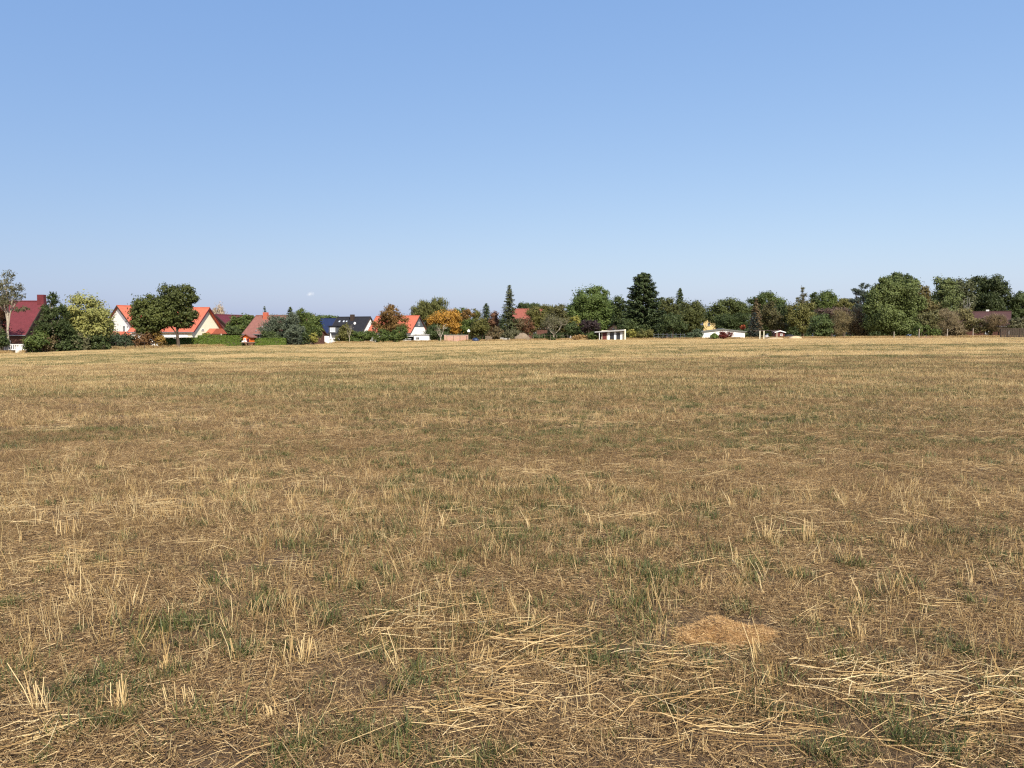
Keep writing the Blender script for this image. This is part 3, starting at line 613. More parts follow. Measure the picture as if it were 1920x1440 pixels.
# flat roofed shed with porch
b = foot(1148, 189); root = empty('flat_roofed_shed', b, math.radians(-4)); k = 189 / FPX
mb = MB(); mb.box((0.3, 1.4, .95), (5.4, 2.4, 2.5)); mb.box((2.86, .9, 1.1), (.28, 3.4, 2.75)); mb.build('wall', M['cream'], root)
mb = MB(); mb.poly_prism([(-4.0, 1.95), (2.7, 2.42), (2.7, 2.13), (-4.0, 1.72)], (0, -.9, 0), (1, 0, 0), (0, 0, 1), (0, 1, 0), 3.7); mb.build('roof', M['zinc'], root)
mb = MB(); mb.box((-1.75, .17, .85), (1.0, .1, 1.9)); d = mb.build('door', M['maroon'], root); mb = MB(); mb.box((-1.4, .1, .85), (.05, .06, .14)); mb.build('handle', M['metal'], d)
for x in (-.05, 1.35): window(root, (x, .19, 1.0), .85, 1.5, '-y', 'darkwood')
for x in (-2.95, -.85, .65, 2.05):
    mb = MB(); mb.box((x, .1 if x > -1 else -.7, .83), (.5 if x > -1 else .12, .16, 2.3 if x > -1 else 2.0)); mb.build('porch_post', M['white_paint'], root)
mb = MB(); mb.box((-3.0, 1.5, .72), (1.3, 1.6, 1.95)); mb.build('recess_shade', M['darkwood'], root)  # dark box painting shade into the recess under the left overhang
tag(root, 'cream flat roofed shed with maroon door and dark windows at the field edge', 'shed')
# white shed with carport
b = foot(790, 224); root = empty('white_garden_shed', b, math.radians(-6))
mb = MB(); mb.box((0, 1.3, .75), (4.0, 2.6, 2.1)); mb.build('wall', M['white'], root); mb = MB(); mb.box((0, 1.3, 1.92), (4.4, 3.0, .2)); mb.build('roof', M['zinc'], root)
window(root, (-1.0, -.01, 1.0), .8, .6, '-y')
tag(root, 'small white flat roofed shed in front of the orange gabled house', 'shed')
b = foot(767, 225); root = empty('carport', b, math.radians(-6))
mb = MB(); mb.box((0, 1.2, 1.72), (3.0, 3.0, .16)); mb.build('roof', M['r_black'], root)
for x, y in ((-1.35, -.2), (1.35, -.2), (-1.35, 2.6), (1.35, 2.6)):
    mb = MB(); mb.box((x, y, .7), (.12, .12, 1.9)); mb.build('post', M['white_paint'], root)
mb = MB(); mb.box((0, 2.5, .6), (2.5, .08, 1.8)); mb.build('back_panel', M['grey_clad'], root)
mb = MB(); mb.box((-.3, -.25, .5), (1.9, .06, .12)); mb.box((-.3, -.25, .9), (1.9, .06, .12)); mb.build('rail', M['white_paint'], root)
tag(root, 'dark roofed carport with white posts beside the white shed', 'carport')
# playhouse on stilts between the hedges
b = foot(466.5, 146.5); root = empty('playhouse', b, math.radians(-16))
mb = MB(); mb.poly_prism([(-.72, .72), (.72, .72), (.72, 1.62), (0, 2.0), (-.72, 1.62)], (0, -.7, 0), (1, 0, 0), (0, 0, 1), (0, 1, 0), 1.4); mb.build('wall', M['orange_paint'], root)
mb = MB()
for s in (-1, 1): mb.poly_prism([(0, 2.2), (s * 1.08, 1.62), (s * 1.08, 1.48), (0, 2.05)], (0, -1.0, 0), (1, 0, 0), (0, 0, 1), (0, 1, 0), 2.0)
mb.build('roof', M['r_pink'], root)
mb = MB(); mb.box((0, -.2, .64), (1.7, 2.0, .12)); mb.build('deck', M['wood'], root)
for x, y in ((-.7, -1.05), (.7, -1.05), (-.7, .6), (.7, .6)):
    mb = MB(); mb.box((x, y, .2), (.11, .11, .8)); mb.build('leg', M['darkwood'], root)
window(root, (-.3, -.71, 1.2), .35, .4, '-y'); mb = MB(); mb.box((.3, -.74, 1.05), (.5, .05, .62)); mb.build('door', M['r_dred'], root)
for x in (-.45, .1): 
    mb = MB(); mb.box((x, -1.1, .86), (.4, .12, .22)); mb.build('planter', M['white_paint'], root)
tag(root, 'bright orange wooden playhouse on stilts between the hedges', 'playhouse')
# veranda rail and gate of the red roofed house
b = foot(30, 126); root = empty('white_veranda_rail', b, 0)
mb = MB()
for z in (.55, 1.35): mb.box((0, 0, z), (3.6, .07, .1))
mb.build('rail', M['white_paint'], root)
for i in range(13):
    mb = MB(); mb.box((-1.75 + i * .29, 0, .95), (.12 if i % 4 else .2, .06, .72)); mb.build('baluster', M['white_paint'], root)
mb = MB(); mb.box((.35, -.02, .55), (.95, .05, .95)); mb.build('panel', M['white_paint'], root)
for x in (-1.8, 1.8):
    mb = MB(); mb.box((x, 0, .7), (.14, .14, 1.7)); mb.build('post', M['white_paint'], root)
tag(root, 'white wooden veranda railing under the wine red roof', 'railing')
def parasol(label, px, Y, h, cm):
    b = foot(px, Y); root = empty('closed_parasol', b); mb = MB(); mb.tube([(0, 0, 0), (0, 0, h)], [.03, .025], 6); mb.build('pole', M['wood'], root)
    mb = MB(); mb.tube([(0, 0, h * .30), (0, 0, h * .42), (0, 0, h * .6), (0, 0, h * .98)], [.10, .30, .24, .03], 9); mb.build('canopy', M[cm], root)
    mb = MB(); mb.tube([(0, 0, -.05), (0, 0, .1)], [.3, .28], 10); mb.build('base', M['concrete'], root); tag(root, label, 'parasol')
parasol('closed white parasol standing on the terrace below the black roof', 620, 214, 2.6, 'white_paint')
parasol('closed white parasol in the garden of the wine red house', 49, 125, 1.8, 'white_paint')
def chair_set(label, px, Y):
    b = foot(px, Y); root = empty('garden_table', b); mb = MB(); mb.box((0, 0, .74), (1.7, .9, .05)); mb.build('table_top', M['white_paint'], root)
    for x, y in ((-.75, -.38), (.75, -.38), (-.75, .38), (.75, .38)):
        mb = MB(); mb.box((x, y, .35), (.06, .06, .76)); mb.build('leg', M['white_paint'], root)
    tag(root, label, 'table')
chair_set('white garden table left of the closed parasol on the terrace', 610, 213)
mb = MB(); b = foot(606, 222); mb.box((0, 0, .85), (3.2, .2, 1.9)); tag(mb.build('terrace_wall', M['white'], loc=b), 'short white terrace wall behind the garden table', 'wall')
# brick wall with coping and piers
b = foot(855, 221); root = empty('brick_wall', b, math.radians(2))
mb = MB(); mb.box((0, 0, .72), (6.1, .24, 1.9)); mb.build('brickwork', M['brick'], root); mb = MB(); mb.box((0, 0, 1.73), (6.4, .36, .12)); mb.build('coping', M['concrete'], root)
for x in (-2.95, 2.95):
    mb = MB(); mb.box((x, -.03, .75), (.4, .38, 1.95)); mb.build('pier', M['brick'], root)
tag(root, 'low pink brick garden wall under the golden tree', 'wall')
def lump(name, label, px, Y, wpx, hpx, mat, cat, ragged=.25, sq=.7):
    b = foot(px, Y); k = Y / FPX; w_ = wpx * k / 2; hh = hpx * k; mb = MB(); nu, nv = 18, 7; V = []
    for j in range(nv):
        q = j / (nv - 1); rr = math.cos(q * PI / 2) ** .8
        for i in range(nu):
            a = 2 * PI * i / nu; n = 1 + ragged * (rg.random() - .5)
            V.append((math.cos(a) * w_ * rr * n, math.sin(a) * w_ * sq * rr * n, hh * math.sin(q * PI / 2) * (1 + ragged * .5 * (rg.random() - .5)) - .05))
    F = [(j * nu + i, j * nu + (i + 1) % nu, (j + 1) * nu + (i + 1) % nu, (j + 1) * nu + i) for j in range(nv - 1) for i in range(nu)]
    mb.add(V, F); return tag(mb.build(name, M[mat], loc=b, smooth=True), label, cat)
M['sand'] = plain('pale_sand', (.55, .42, .26), .95, .2, 4, .5)
M['rubble'] = plain('tan_rubble', (.26, .20, .14), .95, .45, 6, 1.0)
M['earth'] = plain('red_earth', (.20, .105, .065), .95, .35, 5, 1.0)
lump('rubble_heap', 'tan heap of rubble right of the tall spruce', 979, 216, 27, 14, 'rubble', 'heap', .5)
lump('sand_heap', 'pale sand heap at the field edge by the dark shed', 1492, 177, 26, 6, 'sand', 'heap')
lump('sand_bank', 'low sandy bank in front of the pergola', 1455, 179, 34, 3.5, 'sand', 'heap')
lump('earth_bank', 'low bank of reddish earth below the brush near the fence posts', 1772, 163.5, 100, 4.5, 'earth', 'bank', .4, .15)
lump('tarpaulin_pile', 'pile under a dark blue tarpaulin right of the brick wall', 891, 219, 14, 7, 'tarp', 'tarpaulin', .3)
# stacked timber, crates, stone blocks
b = foot(917, 219); root = empty('firewood_stack', b)
for r_ in range(5):
    for c_ in range(7 - r_ // 2):
        mb = MB(); mb.tube([(-.9 + c_ * .3 + .1 * (r_ % 2), -.5, .15 + r_ * .28), (-.9 + c_ * .3 + .1 * (r_ % 2), .5, .15 + r_ * .28)], [.14, .14], 8); mb.build('log', M['rubble' if (r_ + c_) % 3 else 'wood'], root)
tag(root, 'stack of cut logs between the tarpaulin and the stone blocks', 'firewood')
for i, (x, s, lb) in enumerate([(941, 1.0, 'pale square stone block nearest the firewood stack'), (948, .85, 'grey stone block between the pale block and the rubble'), (956, .8, 'darker stone block leaning beside the rubble heap')]):
    mb = MB(); b = foot(x, 218 + i * .3); mb.box((0, 0, s * .42), (s, .7, s * .95), .15 * i); o = mb.build('stone_block', M['concrete'], loc=b); tag(o, lb, 'stone block', 'stone blocks by the rubble heap')
    bv = o.modifiers.new('worn_edges', 'BEVEL'); bv.width = .06; bv.segments = 2
def post_fence(name, label, px0, px1, Y0, Y1, top, n, wood='wood', rails=(.9,), rail_t=.08, boards=0, cat='fence', pt=.12):
    a = foot(px0, Y0); b = foot(px1, Y1); d = b - a; L = math.hypot(d.x, d.y); ang = math.atan2(d.y, d.x); root = empty(name, a, ang); H = at(px0, top, Y0).z - a.z
    for i in range(n):
        hh = H * rg.uniform(.94, 1.06); mb = MB(); mb.tube([(L * i / (n - 1), 0, -.2), (L * i / (n - 1) + rg.normal(0, .03), rg.normal(0, .03), hh)], [pt * .5, pt * .45], 6); mb.build('post', M[wood], root)
    for q in rails:
        mb = MB(); mb.box((L / 2, -pt * .75, H * q), (L, .05, rail_t)); mb.build('rail', M[wood], root)
    for i in range(boards):
        mb = MB(); mb.box((L * (i + .5) / boards, -pt * .75 - .04, H * .45 + rg.normal(0, .02)), (L / boards * .8, .025, H * .86)); mb.build('board', M[wood], root)
    return tag(root, label, cat)
post_fence('wooden_fence', 'rough wooden fence with dark posts at the far right edge', 1876, 1960, 152, 148, 615, 8, 'bark', (.93, .5), .14, 26, pt=.2)
post_fence('grey_board_fence', 'low grey board fence under the dark bushes', 1226, 1284, 192, 193, 625, 8, 'grey_clad', (.85, .45), .06, 0)
post_fence('wire_fence', 'thin posts of the wire fence along the green hedge row', 1000, 1065, 206, 200, 628, 7, 'wood', (.9,), .02, pt=.08)
post_fence('brick_yard_fence', 'dark fence posts in front of the low brick wall', 838, 936, 217.5, 217.0, 629, 9, 'darkwood', (.9,), .03, pt=.1)
post_fence('garden_wire_fence', 'dark wire fence posts below the pale maple', 60, 305, 123.5, 137.5, 642, 14, 'darkwood', (.92, .5), .02, pt=.07)
for i, (x, Y, tp, lb) in enumerate([(1723, 164, 617, 'pale wooden post in front of the big green tree'), (1776, 162, 617, 'thin pale post in front of the brown brush'), (1676, 166, 622, 'short pale stake below the big green tree'), (1824, 160, 616, 'thin whitish post left of the dry grass bank')]):
    b = foot(x, Y); H = at(x, tp, Y).z - b.z; mb = MB(); mb.tube([(0, 0, -.2), (.02, 0, H * .6), (.03, .01, H)], [.085, .08, .07], 7); mb.tube([(.03, .01, H), (.03, .01, H + .04)], [.07, .03], 7); tag(mb.build('boundary_post', M['pale_bark'], loc=b), lb, 'post', 'posts along the field edge')
# pergola and dark hut
b = foot(1430, 181); root = empty('pergola', b); 
for x, wd in ((-.62, .24), (.25, .24), (3.1, .12)):
    mb = MB(); mb.box((x, 0, .85), (wd * .7, wd * .7, 2.0)); mb.build('post', M['cream'], root)
for z, y in ((1.88, 0), (1.88, 1.8)):
    mb = MB(); mb.box((.9, y, z), (4.6, .08, .09)); mb.build('beam', M['darkwood'], root)
for i in range(7):
    mb = MB(); mb.box((-1.5 + i * .8, .9, 1.98), (.07, 2.4, .08)); mb.build('rafter', M['wood'], root)
tag(root, 'cream posted pergola right of the dark spruce', 'pergola')
house('dark_hut', 'small dark hut with white gable boards beside the pergola', (1463, 619.5, 184), 'L', 84, 3, 2.0, None, 'maroon', 'r_dred', eave_h=1.55, over=.18, gable=.2, trim='white_paint', wins=[('l', -.3, .95, .4, .4)], cat='hut', thick=.12)
lump('covered_pile', 'dark covered pile between the hut and the sand heap', 1480, 181, 24, 9, 'r_black', 'pile', .2)
lump('white_sacks', 'white sacks heaped under the pergola', 1438, 183, 10, 8, 'zinc', 'sacks', .5)
lump('pale_boulder', 'small pale boulder left of the purple bush', 1070, 199, 5, 9, 'concrete', 'boulder', .4)
b = foot(879, 226); mb = MB(); mb.box((0, 0, 1.3), (.06, .06, 2.7)); root = empty('bird_house', b); mb.build('pole', M['wood'], root)
mb = MB(); mb.poly_prism([(-.35, 2.55), (.35, 2.55), (.35, 3.0), (0, 3.3), (-.35, 3.0)], (0, -.3, 0), (1, 0, 0), (0, 0, 1), (0, 1, 0), .6); mb.build('box', M['white_paint'], root); tag(root, 'white bird house on a pole above the tarpaulin', 'bird house')
# ------------------------------------------------------------------ hedges
HG = ((.038, .075, .012), (.105, .155, .030))
hedge('clipped_hedge', 'clipped green hedge stretch standing in the shade behind the maple trunk', 304, 371, 633, 145.5, 147.8, 1.3, HG)
hedge('clipped_hedge', 'long sunlit clipped hedge below the cream gable', 372, 458, 629, 146.0, 147.4, 1.4, HG)
hedge('clipped_hedge', 'clipped hedge right of the orange playhouse', 475, 536, 634, 147.4, 149.4, 1.3, HG)
# ------------------------------------------------------------------ trees and bushes
GM = ((.030, .052, .014), (.090, .122, .036)); GD = ((.020, .034, .013), (.060, .083, .031)); GO = ((.050, .056, .017), (.125, .128, .044))
GP = ((.105, .125, .040), (.235, .245, .092)); GY = ((.10, .115, .026), (.22, .21, .06)); GOLD = ((.16, .085, .016), (.34, .215, .045))
RUST = ((.078, .050, .018), (.16, .105, .038)); RED = ((.075, .042, .025), (.14, .075, .045)); BEI = ((.085, .068, .042), (.175, .145, .09))
BLU = ((.040, .058, .042), (.115, .145, .110)); BRO = ((.055, .046, .026), (.135, .11, .06)); PUR = ((.016, .012, .014), (.040, .028, .030)); GRO = ((.048, .054, .030), (.115, .118, .07))
WINE = ((.05, .012, .010), (.12, .03, .022)); BR = ((.05, .085, .02), (.11, .16, .045))
def bush(label, px, Y, bl, cols, **k):
    k.setdefault('leaf', .26); k.setdefault('cat', 'bush'); return tree('garden_bush', label, px, Y, bl, cols, **k)
# --- left gardens
tree('gangly_larch', 'gangly thin larch with wispy crown at the left edge', 15, 127, [(16, 516, 12, 10), (4, 528, 16, 9), (34, 540, 13, 8), (14, 545, 20, 11), (6, 558, 18, 8), (34, 556, 13, 8), (16, 568, 22, 6), (40, 580, 14, 6)], GRO, .26, .55, 'needle', bark='pale_bark', r=.17)
tree('dark_pine', 'dark bushy pine right of the wine red roof', 100, 126, [(98, 562, 9, 13), (92, 582, 15, 12), (112, 588, 13, 17), (100, 607, 27, 17), (84, 622, 15, 14), (120, 620, 16, 15)], GD, .3, 2.0, 'needle', bark='pale_bark')
tree('pale_maple', 'pale yellow green rounded maple between pine and white house', 168, 131, [(168, 590, 40, 35), (148, 600, 26, 28), (187, 604, 24, 29), (168, 618, 36, 22)], GP, .3, 2.2)
bush('green shrub below the wine red roof right of the white railing', 74, 124.5, [(74, 640, 22, 20), (62, 650, 14, 12)], GM)
bush('small dark shrub at the left edge beside the railing', 3, 125, [(2, 636, 12, 18)], GD)
bush('reddish climbing bush against the wine red roof at the left edge', 2, 131, [(0, 600, 16, 30), (-4, 575, 14, 16)], ((.07, .04, .02), (.16, .085, .04)), cover=1.1)
bush('brown leaved shrub at the foot of the dark pine', 92, 125, [(92, 640, 10, 20)], BRO, cover=1.3)
bush('tangled dark shrub left of the pale maple trunk', 122, 127, [(122, 642, 24, 20), (138, 648, 14, 12)], GD, cover=1.7)
bush('dark shrub with pale flowers under the pale maple', 155, 128.5, [(152, 642, 20, 17)], GRO, cover=1.7)
bush('broad dark shrub right below the pale maple', 184, 130, [(184, 640, 24, 18), (176, 630, 14, 10)], GD)
bush('open leafy shrub in front of the white gable', 213, 140, [(207, 616, 8, 12), (216, 630, 12, 9)], ((.09, .1, .045), (.22, .22, .12)), cover=.6)
bush('dark blue green shrub below the white gable', 224, 138, [(222, 642, 22, 16), (240, 640, 14, 15)], ((.02, .034, .02), (.055, .075, .045)))
bush('brown leaved shrub below the left maple', 272, 138.5, [(270, 636, 18, 17), (256, 644, 12, 10)], ((.07, .042, .02), (.15, .09, .045)), cover=1.6)
bush('orange tinged shrub beside the garage roof', 292, 139.5, [(292, 628, 13, 14), (300, 640, 10, 12)], ((.10, .075, .02), (.24, .16, .05)), cover=1.6)
tree('left_maple', 'olive green spreading maple left of the tall dark one', 278, 139.5, [(271, 588, 28, 27), (284, 572, 26, 22), (300, 592, 28, 26), (260, 606, 15, 16), (284, 612, 24, 14)], ((.030, .046, .013), (.088, .105, .033)), .3, 2.2)
tree('tall_maple', 'tall dark maple with bare trunk before the orange roof', 333, 140.5, [(322, 553, 25, 21), (346, 552, 20, 20), (306, 574, 20, 20), (358, 562, 12, 14), (331, 586, 27, 20), (357, 588, 15, 11), (308, 598, 20, 16), (340, 602, 22, 13), (320, 570, 24, 20)], ((.020, .032, .010), (.070, .085, .028)), .3, 1.9, r=.26)
tree('small_tree', 'small round treetop behind the olive maple', 257, 150, [(257, 576, 12, 12)], GM, .3)
tree('pale_birch', 'thin pale birch with hanging twigs behind the dark red roof', 412, 235, [(410, 590, 18, 20), (404, 600, 14, 14), (420, 602, 12, 14)], ((.19, .165, .13), (.36, .32, .26)), .32, .85, 'weep', bark='birch_bark')
tree('garden_tree', 'round green tree left of the faded brown roof', 446, 184, [(445, 606, 17, 16), (434, 616, 13, 12), (450, 620, 14, 10)], GM)
tree('garden_tree', 'green tree touching the left edge of the brown roof', 465, 188, [(465, 603, 14, 16), (456, 612, 12, 14)], GM)
bush('dark green bush between the cream house and brown roof', 440, 176, [(438, 622, 15, 9), (425, 622, 10, 9)], GD)
bush('yellow green shrub in front of the cream gable porch', 385, 150, [(386, 628, 7, 5)], GY)
conifer('small_spruce', 'spruce tip rising behind the orange chimney', 497, 573, 230, 8, GD, .9, .1, .3, .9)
tree('blue_spruce', 'broad blue grey spruce in front of the faded brown roof', 520, 153, [(522, 604, 17, 13), (512, 618, 23, 15), (532, 618, 20, 16), (516, 634, 26, 13)], BLU, .26, 2.0, 'needle')
tree('blue_spruce', 'blue grey spruce right of the broad one, above the hedge end', 548, 151, [(546, 600, 13, 13), (550, 618, 18, 16), (548, 636, 18, 12)], BLU, .26, 2.0, 'needle')
conifer('green_spruce', 'dark spruce with leaning tip above the blue spruces', 545, 574, 172, 15, GD, 1.0, .2, .3, .7)
tree('green_spruce', 'wide green spruce right of the blue spruces', 566, 163, [(564, 592, 10, 12), (568, 608, 20, 18), (578, 622, 18, 16), (560, 626, 20, 16)], GM, .28, 2.2, 'needle')
tree('garden_tree', 'rounded green tree right of the wide green spruce', 582, 170, [(580, 605, 19, 20), (588, 620, 15, 18)], GM)
bush('dark low conifer bush above the hedge right of the playhouse', 508, 150.5, [(506, 634, 18, 14), (522, 638, 12, 9)], GD)
bush('dark bush under the wide green spruce', 563, 155, [(563, 634, 16, 13), (548, 642, 14, 7)], GD)
bush('bright yellow green bush beside the low red cabin', 588, 156, [(587, 633, 10, 9)], GY)
tree('distant_tree', 'low round treetop behind the blue roof', 610, 320, [(606, 600, 18, 9), (624, 602, 14, 8)], GM, .42)
# --- in front of the black roof and the orange gable
bush('tall leafy bush below the dormer of the black roof', 650, 214, [(648, 625, 12, 16), (640, 636, 12, 8)], GO, leaf=.32)
bush('green bush below the middle of the black roof', 667, 215, [(666, 632, 16, 11), (660, 636, 16, 8)], GM, leaf=.32)
bush('rounded green bush below the white gable of the black roof', 685, 216, [(685, 630, 14, 13)], GM, leaf=.32)
conifer('small_spruce', 'small blue spruce beside the white gable of the black roof', 701, 602, 222, 9, BLU, 1.0, .02, .3, .8)
bush('green bush under the rusty tree, left side', 714, 216, [(714, 630, 16, 13), (722, 636, 14, 8)], GM, leaf=.32)
bush('low green bush under the middle of the rusty tree', 736, 216, [(734, 634, 16, 10)], GM, leaf=.32)
bush('tall green bush left of the white flat roofed shed', 754, 217, [(752, 624, 14, 16), (746, 634, 14, 9)], GM, leaf=.32)
bare_tree('bare_sapling', 'leafless pale sapling in front of the black roof', 655, 602, 212, 9, nmain=4, twigs=3, r0=.07)
tree('rusty_tree', 'rust brown tree hiding part of the orange roof', 734, 222, [(733, 594, 20, 19), (722, 607, 22, 15), (748, 606, 18, 16), (735, 580, 11, 9), (735, 615, 22, 10)], RUST, .34, 1.25)
tree('weeping_birch', 'tall weeping birch behind the orange gabled house', 798, 262, [(793, 582, 22, 17), (812, 574, 17, 15), (826, 578, 14, 18), (784, 592, 13, 14), (815, 592, 22, 18)], ((.045, .055, .018), (.115, .125, .045)), .4, 2.0, 'weep')
tree('golden_tree', 'bright golden yellow tree above the brick wall', 836, 232, [(830, 602, 24, 19), (846, 598, 17, 17), (818, 606, 14, 12), (850, 614, 15, 13), (832, 617, 22, 11)], GOLD, .36, 2.0)
bush('dark bush behind the bare branched tree', 820, 227, [(820, 622, 20, 14), (832, 630, 14, 9)], GD, leaf=.32)
bare_tree('dead_tree', 'dead tree with pale crooked branches left of the brick wall', 826, 606, 222, 16, nmain=6, twigs=3, r0=.15)
# --- middle gardens
tree('distant_tree', 'green treetop right of the golden tree', 866, 275, [(864, 590, 13, 12), (858, 600, 10, 10)], GM, .4)
tree('distant_tree', 'rusty orange treetop right of the golden tree', 878, 262, [(877, 588, 11, 9), (874, 598, 10, 7)], RUST, .38)
tree('distant_tree', 'small olive treetop between rusty treetop and dark pine', 893, 280, [(893, 590, 9, 10)], GO, .4)
conifer('dark_conifer', 'dark pointed conifer left of the reddish tree', 912, 570, 255, 15, GD, 1.1, .05, .2, .55, .36, blunt=.12)
tree('garden_tree', 'green rounded tree behind the tarpaulin pile', 884, 232, [(882, 612, 18, 13), (872, 618, 12, 10)], GM)
tree('garden_tree', 'olive green tree above the firewood stack', 904, 230, [(902, 612, 17, 17), (896, 624, 14, 9)], GO)
tree('red_leaved_tree', 'narrow reddish tree left of the tall spruce', 927, 234, [(926, 600, 9, 17), (926, 612, 11, 13)], RED, .34, 1.6)
bush('brown shrub between firewood and tall spruce', 934, 223, [(933, 624, 14, 11), (922, 628, 10, 7)], BRO, leaf=.32)
conifer('tall_spruce', 'tall slender spruce standing alone in the middle gardens', 955, 536, 226, 20, ((.028, .038, .018), (.085, .098, .045)), 1.4, .06, .4, .72, .34, blunt=.07, irr=.45)
bush('grey green low bush at the foot of the tall spruce', 962, 220, [(962, 628, 14, 10), (948, 630, 10, 7)], GRO, leaf=.32)
tree('garden_tree', 'brownish thin tree right of the tall spruce', 976, 238, [(976, 608, 15, 16), (970, 620, 12, 10)], BRO, .34, 1.9)
tree('red_leaved_tree', 'small red tinged tree behind the rubble heap', 991, 236, [(990, 611, 11, 14)], RED, .34, 1.3)
tree('distant_tree', 'dark round treetop behind the far red roof', 992, 345, [(988, 575, 18, 8), (1004, 577, 14, 8)], GD, .45)
tree('garden_tree', 'olive tree in front of the far red roof', 1004, 250, [(1003, 590, 15, 16), (1016, 600, 18, 17), (994, 612, 17, 15)], GO)
tree('garden_tree', 'olive tree below the thin conifer tips in the middle', 1028, 262, [(1030, 585, 17, 14), (1036, 600, 18, 16), (1024, 602, 14, 14)], GO, .38)
tree('garden_tree', 'brown green tree left of the great chestnut', 1052, 258, [(1050, 585, 16, 13), (1060, 602, 18, 20), (1050, 610, 18, 16)], ((.045, .048, .02), (.10, .10, .04)), .38)
bare_tree('grey_fruit_tree', 'grey green fruit tree with forked pale trunk', 1038, 596, 208, 25, mat='pale_bark', leaves=(GRO, .34, 10), nmain=8, twigs=6, r0=.17)
bush('low dark green bushes along the wire fence', 1028, 209, [(1012, 632, 15, 7), (1034, 632, 15, 8), (1054, 632, 13, 8)], GD, leaf=.3)
tree('great_chestnut', 'great broad green chestnut left of the dark fir', 1108, 216, [(1108, 562, 30, 24), (1084, 578, 20, 22), (1134, 578, 18, 24), (1094, 596, 24, 20), (1125, 598, 24, 22), (1122, 550, 16, 13), (1108, 582, 34, 26), (1108, 612, 32, 12)], ((.032, .058, .016), (.095, .135, .042)), .36, 2.3)
bush('yellow green bush below the great chestnut', 1079, 206, [(1079, 602, 9, 12)], GY, leaf=.3)
bush('dark shrub left of the purple leaved bush', 1076, 203, [(1075, 618, 14, 14)], GD, leaf=.3)
bush('dark purple leaved rounded bush left of the flat roofed shed', 1105, 200, [(1098, 612, 13, 11), (1114, 612, 12, 11)], PUR, leaf=.28)
bush('green bush beside the porch of the flat roofed shed', 1112, 191, [(1112, 631, 13, 8)], GM, leaf=.28)
bush('low dry orange tinged bush left of the shed', 1090, 193, [(1084, 633, 13, 5), (1097, 633, 8, 5)], ((.13, .085, .035), (.28, .2, .09)), leaf=.26)
tree('dark_tree', 'dark round tree between chestnut and fir', 1162, 222, [(1160, 575, 15, 18), (1166, 600, 17, 20)], GD)
conifer('great_fir', 'great dark fir, the widest conifer of the tree line', 1205, 513, 206, 46, ((.017, .029, .013), (.050, .072, .030)), 2.1, .02, .12, .46, .44, blunt=.1, irr=.24)
tree('dark_tree', 'shadowy tree at the left foot of the great fir', 1180, 203, [(1178, 612, 20, 16), (1198, 618, 16, 12)], GD)
bush('yellow green shrub right of the flat roofed shed', 1186, 193, [(1184, 626, 9, 8)], GY, leaf=.28)
bush('olive shrub row below the great fir', 1212, 194, [(1204, 627, 11, 8), (1218, 626, 10, 8)], GO, leaf=.28)
tree('dark_tree', 'olive dark tree right of the great fir', 1250, 226, [(1248, 576, 20, 22), (1262, 590, 18, 18), (1250, 606, 22, 20)], ((.028, .038, .014), (.075, .085, .03)))
conifer('dark_conifer', 'narrow conifer tip rising from the dark trees', 1274, 542, 240, 15, GD, 1.3, .1, .3, .6, .36, blunt=.12)
tree('dark_tree', 'broad dark olive tree left of the yellow gable', 1297, 232, [(1294, 584, 22, 22), (1310, 594, 15, 24), (1290, 606, 22, 18)], ((.028, .040, .014), (.080, .092, .032)))
bush('very dark rounded bush above the grey board fence', 1262, 197, [(1258, 606, 20, 17), (1274, 614, 14, 12), (1242, 618, 12, 10)], GD, leaf=.3)
bush('blue green shrub left of the white garage', 1306, 194, [(1308, 626, 9, 10), (1296, 630, 9, 7)], ((.03, .05, .03), (.08, .11, .065)), leaf=.28)
bush('rounded bright green bush before the white garage', 1338, 188.5, [(1339, 632, 9, 6)], BR, leaf=.24)
bush('dark wine red bush before the white garage', 1362, 188, [(1361, 629, 13, 9), (1355, 632, 9, 6)], WINE, leaf=.24, cover=1.9)
bush('small orange red shrub above the garage eave', 1393, 201, [(1393, 614, 4, 6)], ((.16, .04, .02), (.3, .09, .04)), leaf=.22)
tree('dark_tree', 'dome shaped dark tree behind the white garage', 1362, 236, [(1366, 578, 26, 20), (1345, 592, 17, 22), (1386, 586, 18, 20)], ((.026, .040, .013), (.078, .098, .034)), .38)
tree('layered_pine', 'dark layered pine directly behind the white garage', 1370, 214, [(1362, 600, 24, 9), (1380, 608, 22, 9), (1358, 614, 20, 8), (1392, 596, 16, 8)], GD, .36, 2.0, 'needle')
tree('dark_tree', 'green topped tree right of the dome shaped tree', 1434, 240, [(1436, 563, 22, 15), (1420, 574, 20, 16), (1452, 574, 20, 20), (1432, 600, 28, 24)], ((.026, .046, .014), (.080, .110, .036)), .38)
conifer('browning_spruce', 'browning spruce with dark lower branches', 1417, 558, 203, 17, ((.055, .042, .024), (.12, .095, .055)), 1.0, .02, .35, .75, .34)
conifer('dark_spruce', 'blue black spruce in front of the browning one', 1414, 584, 197, 17, ((.012, .018, .016), (.036, .048, .042)), 1.1, .04, .35, .75, .3)
tree('dark_tree', 'brown green tree right of the browning spruce', 1448, 214, [(1446, 592, 17, 24), (1456, 608, 15, 18)], ((.034, .036, .016), (.085, .08, .036)), .36, 1.9)
tree('dark_tree', 'shadowy tree behind the dark hut', 1474, 222, [(1473, 590, 15, 22), (1478, 612, 14, 16)], GD, .36)
tree('thin_conifer', 'yellowish ragged tree with a thin conifer tip', 1505, 208, [(1494, 592, 18, 24), (1514, 584, 13, 20), (1506, 606, 20, 18)], GO, .36, 1.6)
